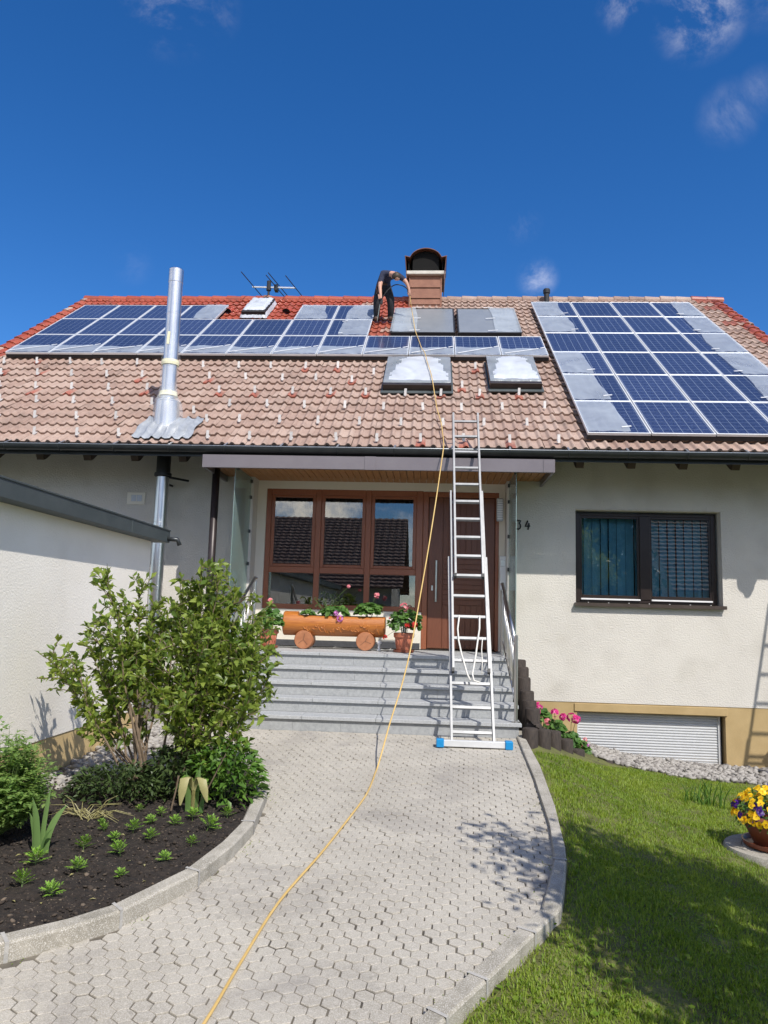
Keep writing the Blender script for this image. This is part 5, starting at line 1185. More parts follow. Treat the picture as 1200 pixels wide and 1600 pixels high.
# ------------------------------------------------------------------ palisades and the flower bed behind them
GP = 'dark round palisade posts beside the steps'
PAL = [((1.205, 10.62), .78), ((1.205, 10.36), .70), ((1.21, 10.12), .585), ((1.215, 9.88), .44), ((1.215, 9.64), .35), ((1.225, 9.40), .285), ((1.20, 9.12), .15), ((1.13, 8.86), .13), ((1.29, 9.02), .10), ((1.47, 9.38), .035), ((1.66, 9.70), -.10), ((1.86, 9.98), -.26), ((2.09, 10.25), -.43), ((2.31, 10.44), -.47)]
for i, ((x, y), zt_) in enumerate(PAL):
    zb_ = min(float(zl(x, y)), zt_)-.35; s = MB(); r = .088
    s.lathe([(r, zb_), (r*1.02, zt_-.02), (r*.93, zt_-.004), (r*.80, zt_)], 14, (x+rng.normal(0, .004), y, 0))
    where = f'{ORD[i]} from the top of those beside the steps' if i < 7 else f'{ORD[i-7]} from the left of the low curved row'
    tag(s.build('palisade_post', M_PALI, None, smooth=True, autos=35), f'dark wooden palisade post, {where}', 'post', GP)
def bedz(x, y): return np.clip(.12-.78*(np.asarray(x)-1.3), -.70, .6)
s = MB(); vs = []; nx, ny = 12, 14
for j in range(ny+1):
    for i in range(nx+1):
        y = 9.0+2.68*j/ny; xa = np.interp(y, [9.0, 9.4, 9.7, 10, 10.25, 10.45, 11.7], [1.28, 1.46, 1.64, 1.84, 2.05, 2.25, 2.22]); x = 1.15+(xa-1.15)*i/nx
        vs.append((x, y, float(bedz(x, y))-.06+rng.normal(0, .01)))
s.add(vs, [(j*(nx+1)+i, j*(nx+1)+i+1, (j+1)*(nx+1)+i+1, (j+1)*(nx+1)+i) for j in range(ny) for i in range(nx)]); structure(s.build('soil_bed', M_SOIL, smooth=True))

def flower_heads(C, rad, m, parent, k=16, name='flower_head'):
    """an umbel of cupped florets"""
    n = k; D = norm(rng.normal(size=(n, 3))+np.array([0, -.3, .6])); P = np.array(C)+D*rad*.75
    V, F, r = discs(P, D, rad*.42, 6, .3); return np_mesh(name, V, F, m, r, parent)
def plant(name, label, cat, c, ext, nleaf, size, m, group=None, stems=8, flowers=(), droop=.2, roundl=False, top_bias=.0):
    t_ = thing(name, label, cat, c, 0, group)
    th = rng.uniform(0, 2*np.pi, nleaf); ph = np.arccos(rng.uniform(-.25, 1, nleaf)); rr = rng.uniform(.45, 1.0, nleaf)**.6
    D = np.stack([np.sin(ph)*np.cos(th), np.sin(ph)*np.sin(th), np.cos(ph)], -1); P = np.array(c)+D*rr[:, None]*np.array(ext)+np.array([0, 0, ext[2]*.5])
    dirs = D*np.array([1, 1, .35])+rng.normal(0, .45, (nleaf, 3))
    if roundl: V, F, r = discs(P, dirs*np.array([.6, .6, 1])+np.array([0, -.25, .9]), rng.uniform(.6, 1.1, nleaf)*size, 7, .22)
    else: V, F, r = leaves(P, dirs, rng.uniform(.7, 1.2, nleaf)*size, size*.45, droop=droop)
    np_mesh('foliage', V, F, m, r, t_)
    s = MB()
    for k in range(stems):
        a = rng.uniform(0, 6.28); e_ = rng.uniform(.3, .85); tip = Vector((c[0]+math.cos(a)*ext[0]*e_, c[1]+math.sin(a)*ext[1]*e_, c[2]+ext[2]*rng.uniform(.7, 1.3))); b = Vector((c[0]+math.cos(a)*.03, c[1]+math.sin(a)*.03, c[2]-.03))
        s.tube([b, b.lerp(tip, .5)+Vector((0, 0, .04)), tip], .004, 5)
    for (fc, fr, fm) in flowers:
        s.tube([Vector(c)+Vector((0, 0, ext[2]*.3)), (Vector(c)*.4+Vector(fc)*.6)+Vector((0, 0, .05)), Vector(fc)], .003, 5)
    s.build('stems', M_GSTEM, t_)
    for (fc, fr, fm) in flowers: flower_heads(fc, fr, fm, t_)
    return t_
for i, (x, y, fl_, lab) in enumerate([(1.40, 10.0, [((1.38, 10.02, .24), .055, M_MAG), ((1.33, 9.8, .20), .05, M_MAG), ((1.45, 9.75, .09), .045, M_PINK)], 'magenta flowering plant nearest the steps, behind the palisades'),
                                  (1.62, 10.2, [((1.60, 10.15, .15), .055, M_MAG), ((1.68, 10.0, .12), .05, M_MAG)], 'magenta flowering plant in the middle behind the palisades'),
                                  (1.84, 10.4, [((1.84, 10.3, .08), .065, M_MAG), ((1.90, 10.3, .06), .06, M_MAG)], 'flowering plant with the largest magenta head behind the palisades'),
                                  (2.02, 10.6, [((2.05, 10.5, -.22), .03, M_PINK), ((1.98, 10.45, -.28), .03, M_PINK), ((2.1, 10.55, -.3), .025, M_LILAC)], 'low pink flowering plant by the left edge of the basement shutter')]):
    plant('geranium', lab, 'flower', (x, y, float(bedz(x, y))-.04), (.13, .13, .15), 110, .046, M_GER, 'flowers behind the palisades', 9, fl_, roundl=True)

# ------------------------------------------------------------------ planters on the landing
LZ = .816
log = thing('log_planter', 'hollowed orange varnished log planter on two log slices in front of the entrance window', 'planter', (-1.37, 11.1, LZ))
n = 28; lr = .172; lc = (11.1, 1.172)
def ring(x, notch, k=1.):
    o_ = []
    for i in range(n):
        a = 2*math.pi*i/n; y, z = math.cos(a)*lr*k, math.sin(a)*lr*k
        if notch: z = min(z, .118)
        o_.append((x, lc[0]+y, lc[1]+z))
    return o_
s = MB(); xs_ = [-2.105, -2.095, -1.90, -1.89, -1.5, -1.1, -.80, -.655, -.645]; nt_ = [0, 0, 0, 1, 1, 1, 1, 1, 1]; kk = [.95, 1, 1, 1, 1.0, .985, 1, 1, .95]
vs = []
for x, q, k in zip(xs_, nt_, kk): vs += ring(x, q, k)
m_ = len(xs_); s.add(vs, [(i*n+j, i*n+(j+1) % n, (i+1)*n+(j+1) % n, (i+1)*n+j) for i in range(m_-1) for j in range(n)])
s.cur = 1; s.add(ring(-2.1055, 0, .95), [tuple(range(n-1, -1, -1))]); s.add(ring(-.6445, 1, .95), [tuple(range(n))])
lg = s.build('log', [M_LOG, M_LOGEND], log, smooth=True, autos=40)
s = MB()   # carved leaf garland standing out of the log's front
r3 = random.Random(4)
for k in range(26):
    x = -1.80+k*.042; a = R_(198+14*math.sin(k*.9)+r3.uniform(-8, 8)); p = []
    ln = r3.uniform(.05, .11); th = r3.uniform(-1.2, 1.2)
    for q in range(5):
        u = q/4; xx = x+math.cos(th)*ln*u; aa = a+math.sin(th)*ln*u/lr+.25*math.sin(u*3)
        p.append((xx, lc[0]+math.cos(aa)*(lr+.001), lc[1]+math.sin(aa)*(lr+.001)))
    s.tube(p, [.003, .008, .010, .006, .002], 6)
s.build('carving', M_LOG, lg, smooth=True)
for x in (-1.795, -.915):
    s = MB(); s.lathe([(.125, -.155), (.132, -.145), (.132, .145), (.125, .155)], 26, (x, 11.1, LZ+.131), axis='Y'); s.v = s.v; w_ = s.build('log_foot', M_LOGEND, log, smooth=True, autos=40)
    s = MB()
    for q in range(3):
        a = R_(70+130*q+r3.uniform(-20, 20)); s.bar((x, 10.9435, LZ+.131), (x+math.cos(a)*.09, 10.9435, LZ+.131+math.sin(a)*.09), .004, .002, upv=(0, 1, 0))
    s.build('crack', M_DARKWOOD, w_)
MB().box(-1.88, -.67, 10.98, 11.22, 1.286, 1.296).build('planter_soil', M_SOIL, log)
GPL = 'plants growing in the log planter'
plant('geranium', 'low plant with lilac flowers in the middle of the log planter', 'flower', (-1.38, 11.06, 1.28), (.22, .13, .10), 120, .042, M_GER, GPL, 8, [((-1.34, 10.94, 1.33), .04, M_LILAC), ((-1.28, 10.92, 1.26), .05, M_LILAC)], roundl=True)
plant('geranium', 'round-leaved plant with a pink bloom at the right end of the log planter', 'flower', (-.88, 11.06, 1.30), (.20, .13, .13), 150, .045, M_GER, GPL, 8, [((-.78, 11.1, 1.60), .045, M_PINK)], roundl=True)
plant('geranium', 'dark leafy plant against the window behind the left of the log planter', 'flower', (-1.50, 11.2, 1.30), (.30, .10, .22), 150, .05, M_LEAFD, GPL, 10, [((-1.20, 11.2, 1.72), .03, M_PINK)], droop=.1)
plant('geranium', 'small trailing plant at the left end of the log planter', 'flower', (-1.75, 11.04, 1.28), (.10, .10, .06), 45, .04, M_GER, GPL, 4, roundl=True)
def pot(x, y, label, r=.135, h=.27):
    t_ = thing('flower_pot', label, 'flower pot', (x, y, LZ), 0, 'terracotta pots beside the log planter')
    s = MB(); s.lathe([(r*.72, .03), (r*.80, .06), (r*.94, h*.72), (r*1.0, h*.75), (r*1.06, h*.78), (r*1.08, h*.98), (r*1.04, h), (r*.95, h), (r*.9, h*.9), (0, h*.88)], 26, (x, y, LZ)); s.build('pot', M_TERRA, t_, smooth=True, autos=35)
    s = MB(); s.lathe([(r*.9, 0), (r*1.05, .006), (r*1.10, .035), (r*1.02, .035), (r*.9, .015), (0, .012)], 26, (x, y, LZ)); s.build('saucer', M_TERRAD, t_, smooth=True, autos=35)
    s = MB()
    for q in range(7):
        a = math.pi*1.15+q*.17*math.pi*.7; rr = r*.93; s.tube([(x+math.cos(a+u*.07)*(rr-.012*(1-v)), y+math.sin(a+u*.07)*(rr-.012*(1-v)), LZ+.08+v*.10) for u, v in ((0, 1), (.5, .6), (-.3, .3), (.2, 0))], [.004, .008, .007, .002], 5)
    s.build('relief', M_TERRA, t_, smooth=True); return t_
pot(-.365, 10.85, 'terracotta pot right of the log planter, next to the front door')
pot(-2.30, 10.95, 'terracotta pot left of the log planter, half hidden by the shrub')
plant('geranium', 'geranium with pink and red blooms in the terracotta pot by the door', 'flower', (-.36, 10.82, LZ+.27), (.25, .2, .22), 260, .042, M_GER, 'geraniums in the terracotta pots', 12, [((-.37, 10.68, 1.44), .062, M_PINK), ((-.31, 10.64, 1.19), .045, M_RED), ((-.22, 10.66, 1.20), .045, M_RED), ((-.62, 10.72, 1.02), .035, M_RED), ((-.56, 10.75, 1.28), .02, M_PINK)], roundl=True)
plant('geranium', 'geranium with one pink bloom in the terracotta pot behind the shrub', 'flower', (-2.30, 10.92, LZ+.26), (.22, .2, .20), 220, .045, M_GER, 'geraniums in the terracotta pots', 10, [((-2.28, 10.9, 1.48), .045, M_PINK)], roundl=True)
s = MB(); s.lathe([(.02, 0), (.035, .01), (.02, .03), (.018, .09), (.035, .11), (.028, .14), (0, .15)], 14, (-.72, 11.0, LZ)); tag(s.build('door_stop', M_WHITEP, None, smooth=True), 'small white figure on the landing between log planter and right pot', 'figure')

# ------------------------------------------------------------------ left garden bed
def shrub():
    t_ = thing('shrub', 'tall open shrub with many bare stems and glossy leaves in front of the white annex', 'shrub', (-2.1, 6.4, -.1))
    tips = [(-2.78, 6.5, 1.60, 0), (-2.62, 6.7, 1.52, 0), (-2.70, 6.3, 1.25, 0), (-3.20, 6.45, .92, 0), (-3.02, 6.3, 1.00, 0), (-3.08, 6.6, .72, 0), (-2.42, 6.6, 1.36, 0), (-2.5, 6.45, 1.05, 0), (-2.35, 6.75, 1.15, 0), (-2.8, 6.6, 1.1, 0),
(-2.66, 6.6, 1.36, 0), (-2.9, 6.5, 1.12, 0), (-2.55, 6.55, .9, 0), (-2.3, 6.6, 1.2, 0), (-2.75, 6.45, .8, 0), (-2.9, 6.6, .9, 0),
            (-2.25, 6.7, 1.3, 1), (-2.05, 6.5, 1.55, 1), (-1.75, 6.6, 1.5, 1), (-1.72, 6.45, 1.3, 1), (-1.5, 6.55, 1.3, 1), (-1.95, 6.3, .85, 1), (-1.45, 6.35, .95, 1), (-1.62, 6.3, 1.1, 1), (-2.1, 6.5, 1.2, 1), (-1.85, 6.5, 1.42, 1),
            (-1.98, 6.5, 1.72, 1), (-1.80, 6.4, 1.66, 1), (-1.88, 6.7, 1.60, 1), (-1.66, 6.55, 1.46, 1), (-2.18, 6.6, 1.50, 1), (-2.08, 6.8, 1.40, 1), (-1.45, 6.5, 1.15, 1), (-1.28, 6.4, .88, 1), (-1.36, 6.6, 1.02, 1), (-1.55, 6.3, .85, 1), (-1.9, 6.2, 1.22, 1), (-1.6, 6.75, 1.22, 1), (-2.12, 6.3, 1.05, 1), (-1.75, 6.2, .95, 1), (-1.42, 6.2, .70, 1), (-2.2, 6.2, .75, 1), (-1.95, 6.05, .65, 1), (-1.62, 6.1, .5, 1), (-2.28, 6.4, 1.0, 1)]
    s = MB(); LP_, LDr, LS = [], [], []
    for tx, ty, tz, g_ in tips:
        b = Vector((-2.30 if g_ == 0 else -1.92, 6.4, -.12))+Vector((rng.normal(0, .05 if g_ == 0 else .11), rng.normal(0, .06), 0)); t = Vector((tx, ty, tz)); d = t-b
        pts_ = [b+d*f+Vector((rng.normal(0, .018)-.0*f, rng.normal(0, .018), .10*math.sin(f*math.pi)*(-1 if g_ == 0 and tz < 1.05 else .6))) for f in np.linspace(0, 1, 9)]
        s.tube(pts_, [.013-.0105*i/8 for i in range(9)], 6)
        L = d.length; f0 = .44 if g_ == 0 else .34
        nn = int(L*(1-f0)/.0185)
        for k in range(nn):
            f = f0+(1-f0)*(k+rng.random())/nn; i = min(int(f*8), 7); p = pts_[i].lerp(pts_[i+1], f*8-i); dd = (pts_[i+1]-pts_[i]).normalized()
            for q in range(2):
                a = rng.normal(size=3); LP_.append(tuple(p)); LDr.append(tuple(np.array(dd)*.7+a*.75+np.array([0, 0, .15]))); LS.append(rng.uniform(.032, .112))
            if rng.random() < .42:
                tw = Vector(tuple(np.array(dd)*.8+rng.normal(0, .6, 3))).normalized()*rng.uniform(.08, .24); e_ = p+tw; s.tube([p, p+tw*.5+Vector((0, 0, .01)), e_], [.004, .003, .002], 4, cap=False)
                for q in range(int(tw.length/.018)):
                    w_ = rng.random()**.7; LP_.append(tuple(p+tw*w_)); LDr.append(tuple(np.array(tw.normalized())*.8+rng.normal(0, .7, 3)+np.array([0, 0, .1]))); LS.append(rng.uniform(.03, .10))
    s.build('stems', M_STEM, t_)
    LS = np.array(LS); V, F, r = leaves(LP_, LDr, LS, LS*.46, fold=.28, droop=.12, upb=.45); np_mesh('leaves', V, F, M_LEAF, r, t_)
    return t_
shrub()
def leafy(name, label, cat, c, ext, n, size, m, upw=.4, wd=.45, stems=14):
    t_ = thing(name, label, cat, c); th = rng.uniform(0, 2*np.pi, n); rr = np.sqrt(rng.random(n)); zz = rng.random(n)**.8
    P = np.stack([c[0]+ext[0]*rr*np.cos(th)*(1-.25*zz), c[1]+ext[1]*rr*np.sin(th)*(1-.25*zz), c[2]+ext[2]*zz*(1-.45*rr**2)], -1)
    D = np.stack([np.cos(th)*rr+rng.normal(0, .5, n), np.sin(th)*rr+rng.normal(0, .5, n)-.15, upw+rng.normal(0, .35, n)], -1)
    sz = rng.uniform(.65, 1.2, n)*size; V, F, r = leaves(P, D, sz, sz*wd, fold=.2, droop=.25, upb=.7); np_mesh('leaves', V, F, m, r, t_)
    s = MB()
    for k in range(stems):
        a = rng.uniform(0, 6.28); e_ = rng.uniform(.2, .9); s.tube([(c[0]+math.cos(a)*.3*ext[0]*e_, c[1]+math.sin(a)*.3*ext[1]*e_, c[2]-.02), (c[0]+math.cos(a)*ext[0]*e_, c[1]+math.sin(a)*ext[1]*e_, c[2]+ext[2]*.8)], .004, 5)
    s.build('stems', M_GSTEM, t_); return t_
leafy('perennial', 'low bright green leafy plant at the right foot of the shrub by the kerb', 'plant', (-1.60, 6.22, -.12), (.34, .30, .46), 900, .085, M_LEAF2)
leafy('perennial', 'low dark leafy ground plant left of the shrub stems', 'plant', (-2.42, 6.15, -.14), (.46, .28, .26), 1100, .062, M_LEAFD)
leafy('perennial', 'dark leafy undergrowth between the shrub stems', 'plant', (-1.98, 6.3, -.13), (.34, .25, .42), 800, .075, M_LEAFD)
def ferny():
    c = np.array((-3.02, 5.2, -.2)); t_ = thing('feathery_bush', 'feathery light green bush with finely divided leaves at the left edge', 'bush', tuple(c)); s = MB(); PP, DD, SS = [], [], []
    for k in range(210):
        a = rng.uniform(0, 6.28); r0 = math.sqrt(rng.random()); tip = c+np.array([math.cos(a)*.50*r0, math.sin(a)*.38*r0, (.80-.34*r0**2)*rng.uniform(.45, 1.0)]); b = c+np.array([math.cos(a)*.18*r0, math.sin(a)*.16*r0, 0])
        bend = np.array([math.cos(a), math.sin(a), 0])*.05; pts_ = [Vector(tuple(b+(tip-b)*f+bend*math.sin(f*3.1))) for f in np.linspace(0, 1, 5)]
        s.tube(pts_, [.004, .0035, .003, .002, .0012], 4, cap=False)
        for q in range(13):   # compound leaves: side ribs with leaflets
            f = rng.uniform(.3, 1.0); p = b+(tip-b)*f+bend*math.sin(f*3.1); d = norm(np.array([rng.normal(), rng.normal(), .35+.3*rng.normal()])); ln = rng.uniform(.05, .11)
            for w in range(6):
                pp = p+d*ln*(w+1)/6; sd = norm(np.cross(d, np.array([0, 0, 1.])))*(1 if w % 2 else -1)
                PP.append(pp); DD.append(d*.7+sd*.9+rng.normal(0, .2, 3)); SS.append(rng.uniform(.030, .050))
    s.build('stems', M_GSTEM, t_); SS = np.array(SS); V, F, r = leaves(PP, DD, SS, SS*.6, fold=.1, droop=.15, upb=.85); np_mesh('leaves', V, F, M_FERN, r, t_)
ferny()
def blades(s, c, lst):
    for (dx, dy, h, w, bend, dirn) in lst:
        pts_ = []; k = 8
        for i in range(k+1):
            f = i/k; off = bend*f*f; z = h*f-abs(bend)*.35*f**3 if abs(bend) < .2 else h*(f-.9*max(0, f-.55)**1.2*2.2)
            ww = w*(1-.15*f) if f < .7 else w*(.9*(1-f)/.3+.02)
            p = Vector((c[0]+dx+math.cos(dirn)*off, c[1]+dy+math.sin(dirn)*off, c[2]+z)); sd = Vector((-math.sin(dirn+1.2), math.cos(dirn+1.2), 0)) if True else None
            pts_ += [p-sd*ww, p+Vector((0, -.004, 0)), p+sd*ww]
        s.rv = rng.random()*.9+.05
        s.add(pts_, [(i*3+j, i*3+j+1, i*3+4+j, i*3+3+j) for i in range(k) for j in range(2)])
ir = thing('iris_plant', 'upright sword-like pale green iris leaves beside the feathery bush', 'plant', (-2.47, 4.98, -.22))
s = MB(); blades(s, (-2.47, 4.98, -.22), [(0, 0, .36, .024, -.05, .3), (.03, .0, .42, .020, .03, .1), (.05, .01, .34, .026, .12, .2), (-.02, .02, .26, .02, -.05, .4), (.04, -.02, .20, .018, .09, -.4)]); s.build('leaves', M_IRIS, ir, smooth=True)
MB().tube([(-2.47, 4.98, -.26), (-2.465, 4.98, -.2)], .014, 6).build('stalk', M_DRY if False else M_STEM, ir)
ir = thing('iris_plant', 'withered yellowing iris with two drooping pale leaves in front of the shrub', 'plant', (-1.76, 5.9, -.16))
s = MB(); blades(s, (-1.78, 5.88, -.16), [(0, 0, .30, .026, -.03, .1), (.05, .02, .34, .024, .02, 0), (.10, 0, .22, .018, .03, .2)]); s.build('leaves', M_IRIS, ir, smooth=True)
s = MB()
for (x, top, low, dx) in ((-1.80, .10, -.10, -.02), (-1.67, .10, -.07, .05)):
    s.rv = .6; k = 6; base = Vector((-1.74, 5.86, -.17)); pts_ = []
    path_ = [base, base+Vector((0, 0, .17)), Vector((x*.5+base.x*.5, 5.84, top)), Vector((x, 5.82, top-.01)), Vector((x+dx*.5, 5.81, (top+low)/2)), Vector((x+dx, 5.81, low))]
    wds = [.012, .014, .022, .034, .03, .006]
    for p, w in zip(path_, wds): pts_ += [p+Vector((-w, 0, 0)), p+Vector((0, -.008, .004)), p+Vector((w, 0, 0))]
    s.add(pts_, [(i*3+j, i*3+j+1, i*3+4+j, i*3+3+j) for i in range(5) for j in range(2)])
s.build('drooping_leaf', M_DRY, ir, smooth=True)
MB().tube([(-1.90, 5.85, -.15), (-1.87, 5.86, .02), (-1.86, 5.86, .10)], [.007, .006, .008], 6).build('dry_stalk', M_STEM, ir)
MB().tube([(-1.72, 5.9, -.14), (-1.60, 5.85, .08), (-1.50, 5.82, .28)], [.006, .005, .003], 6).build('dry_stalk', M_STEM, ir)
dg_ = thing('dry_grass_tuft', 'dry yellow grass tuft lying on the soil between the bush and the shrub', 'grass tuft', (-2.45, 5.7, -.18)); s = MB()
for k in range(38):
    a = rng.uniform(-.5, 3.6); l = rng.uniform(.10, .34); s.rv = rng.random(); b = Vector((-2.45+rng.normal(0, .05), 5.7+rng.normal(0, .04), -.185)); e_ = b+Vector((math.cos(a)*l, math.sin(a)*l*.5-.03, rng.uniform(.0, .16) if rng.random() < .5 else .015)); m2 = b.lerp(e_, .5)+Vector((0, 0, .04))
    s.tube([b, m2, e_], [.003, .003, .001], 4, cap=False)
s.build('blades', M_DRY, dg_)
n = 70; x = rng.uniform(-2.9, -1.4, n); y = rng.uniform(3.9, 6.3, n); k = (x < np.interp(y, KL_IN[:, 1], KL_IN[:, 0])-.04) & (y > np.interp(x, KL_IN[:4, 0], KL_IN[:4, 1])+.05); x, y = x[k], y[k]; n = len(x)
V, F, rv_ = leaves(np.stack([x, y, soil_z(x, y)+.006], -1), np.stack([rng.normal(size=n), rng.normal(size=n), .15*rng.normal(size=n)], -1), rng.uniform(.015, .045, n), .014, fold=.3, droop=.1, upb=.8)
structure(np_mesh('leaf_litter', V, F, M_DRY, rv_), 'stuff')
# seedlings
def seedling():
    t_ = thing('seedling', 'x', 'seedling', (0, 0, 0)); PP, DD, SS = [], [], []; s = MB(); s.tube([(0, 0, -.03), (0, 0, .05)], .004, 5)
    for k in range(13):
        a = k*2.4; el = .35+.9*(k/13); ln = .085-.03*(k/13); d = np.array([math.cos(a)*math.cos(el), math.sin(a)*math.cos(el), math.sin(el)]); b = np.array([0, 0, .018+.035*k/13])
        s.tube([tuple(b), tuple(b+d*ln*.95-np.array([0, 0, ln*.12]))], [.0022, .001], 4, cap=False)
        for w in range(7):
            f = .25+.75*w/6; sd = norm(np.cross(d, np.array([0, 0, 1.])))*(1 if w % 2 else -1); 
            if w == 6: sd = sd*0
            PP.append(b+d*ln*f-np.array([0, 0, ln*.12*f*f])); DD.append(d*.9+sd*.9); SS.append(.034 if w < 6 else .03)
    s.build('stems', M_GSTEM, t_); SS = np.array(SS); V, F, r = leaves(PP, DD, SS, SS*.42, fold=.1, droop=.1, upb=.9); np_mesh('leaves', V, F, M_SEED, r, t_); return t_
sd0 = seedling()
SD = [(-2.60, 4.66), (-2.38, 4.80), (-2.30, 4.50), (-2.07, 4.40), (-2.46, 4.12), (-2.09, 4.74), (-2.21, 5.08), (-1.94, 5.02), (-1.80, 4.69), (-2.08, 5.25), (-2.02, 5.43), (-1.85, 5.30), (-1.96, 5.61), (-1.79, 5.59), (-1.63, 4.95), (-1.55, 5.24), (-1.53, 5.53), (-1.46, 5.80), (-1.95, 5.80), (-1.70, 5.74), (-2.30, 5.55), (-2.22, 5.42), (-2.14, 5.85)]
rows_s = [(lambda y: y < 4.6, 'front row nearest the kerb bend'), (lambda y: 4.6 <= y < 5.1, 'second row of the bed'), (lambda y: 5.1 <= y < 5.5, 'third row of the bed'), (lambda y: y >= 5.5, 'back row before the shrub')]
for fn, rn_ in rows_s:
    sub = sorted([q for q in SD if fn(q[1])])
    for i, (x, y) in enumerate(sub):
        o = sd0 if sd0['label'] == 'x' else copy_tree(sd0); o.location = (x, y, float(soil_z(x, y))-.004); o.rotation_euler = (rng.normal(0, .16), rng.normal(0, .16), rng.uniform(0, 6.28)); k = rng.uniform(.52, .98)*(.62 if (y > 5.38 and x < -2.1) else 1); o.scale = (k, k, k)
        tag(o, f'small green seedling, {rn_}, {ORD[i]} from the left', 'seedling', 'seedlings in the dark soil bed')

# ------------------------------------------------------------------ right lawn: flower bowl, leaf clump, ornament
bx_, by_ = 3.02, 7.10; bz_ = float(zl(bx_, by_))+.05
sl = thing('stone_slab', 'round pale stone slab on the lawn under the flower bowl', 'stone slab', (bx_, by_, bz_-.06))
s = MB(); s.lathe([(.44, -.10), (.445, .0), (.43, .03), (.30, .032), (.29, .022), (.28, .032), (0, .034)], 40, (bx_, by_, bz_)); s.build('slab', M_KERB, sl, smooth=True, autos=30)
bw_ = thing('flower_bowl', 'brown bowl planter on the round slab at the right edge of the lawn', 'planter', (bx_, by_, bz_+.035))
s = MB(); s.lathe([(.17, .02), (.20, .03), (.285, .20), (.30, .215), (.30, .24), (.28, .24), (.26, .20), (0, .19)], 36, (bx_, by_, bz_+.035)); s.build('bowl', M_TERRAD, bw_, smooth=True, autos=35)
s = MB(); s.lathe([(.20, 0), (.28, .012), (.295, .05), (.28, .05), (.26, .02), (0, .018)], 36, (bx_, by_, bz_+.035)); s.build('saucer', M_TERRAD, bw_, smooth=True, autos=35)
pn = thing('pansies', 'dome of yellow and violet pansies growing in the brown bowl', 'flower', (bx_, by_, bz_+.24))
c = np.array((bx_, by_, bz_+.26)); n = 800; th = rng.uniform(0, 6.28, n); ph = np.arccos(rng.uniform(-.18, 1, n)); D = np.stack([np.sin(ph)*np.cos(th), np.sin(ph)*np.sin(th), np.cos(ph)], -1); ex = np.array([.36, .36, .27])
V, F, r = leaves(c+D*ex*rng.uniform(.6, .95, (n, 1)), D+rng.normal(0, .5, (n, 3)), rng.uniform(.03, .05, n), .022, droop=.2); np_mesh('leaves', V, F, M_GER, r, pn)
n = 210; k = 0; P, Dn = [], []
while len(P) < n:
    a = norm(rng.normal(size=3)); 
    if a[2] < -.05: continue
    P.append(c+a*ex*rng.uniform(.96, 1.05)); Dn.append(a+rng.normal(0, .25, 3)+np.array([0, -.25, .1]))
P, Dn = np.array(P), np.array(Dn); vio = (np.sin(P[:, 0]*21+P[:, 1]*9)+np.sin(P[:, 2]*27+P[:, 0]*5)) > 1.15; vio |= (rng.random(n) < .12)
def pansy(P, Dn, name, m, eye):
    n = len(P); Dn = norm(Dn); A = norm(np.cross(Dn, np.array([0, 0, 1.])+rng.normal(0, .2, (n, 3)))); B = np.cross(A, Dn); parts = []
    for ang, rad in ((90, .018), (20, .017), (160, .017), (-50, .017), (-130, .017)):
        o_ = A*math.cos(R_(ang))*.014+B*math.sin(R_(ang))*.014; parts.append(discs(P+o_, Dn+rng.normal(0, .15, (n, 3)), rng.uniform(.8, 1.15, n)*rad, 7, .15))
    V, F, r = merge(parts); np_mesh(name, V, F, m, r, pn); V, F, r = discs(P+Dn*.007, Dn, .005, 5, .1); np_mesh('flower_eye', V, F, eye, r, pn)
M_EYE = mat('flower_eye', (.25, .06, .01), (.35, .12, .02), rough=.7)
pansy(P[~vio], Dn[~vio], 'yellow_bloom', M_YEL, M_EYE); pansy(P[vio], Dn[vio], 'violet_bloom', M_VIO, M_EYE)
cl = thing('leaf_clump', 'clump of tall dark green narrow leaves in the lawn left of the flower bowl', 'plant', (3.02, 8.85, float(zl(3.02, 8.85)))); s = MB()
for k in range(42):
    a = rng.uniform(0, 6.28); blades(s, (3.02, 8.85, float(zl(3.02, 8.85))-.01), [(rng.normal(0, .10), rng.normal(0, .06), rng.uniform(.16, .36), rng.uniform(.005, .008), rng.uniform(.02, .16), a)])
s.build('leaves', M_LEAF2, cl)
s = MB(); s.tube([(4.93, 11.58, -.72), (4.92, 11.58, -.55), (4.95, 11.57, -.48), (4.93, 11.57, -.38), (4.97, 11.57, -.30)], [.02, .03, .045, .04, .015], 7); lump_mesh(s, (4.90, 11.56, -.42), .035, .05, 9); lump_mesh(s, (4.93, 11.56, -.55), .03, .04, 10); tag(s.build('garden_ornament', M_RUST, None), 'small rusty ornament against the ochre base at the right edge', 'ornament')

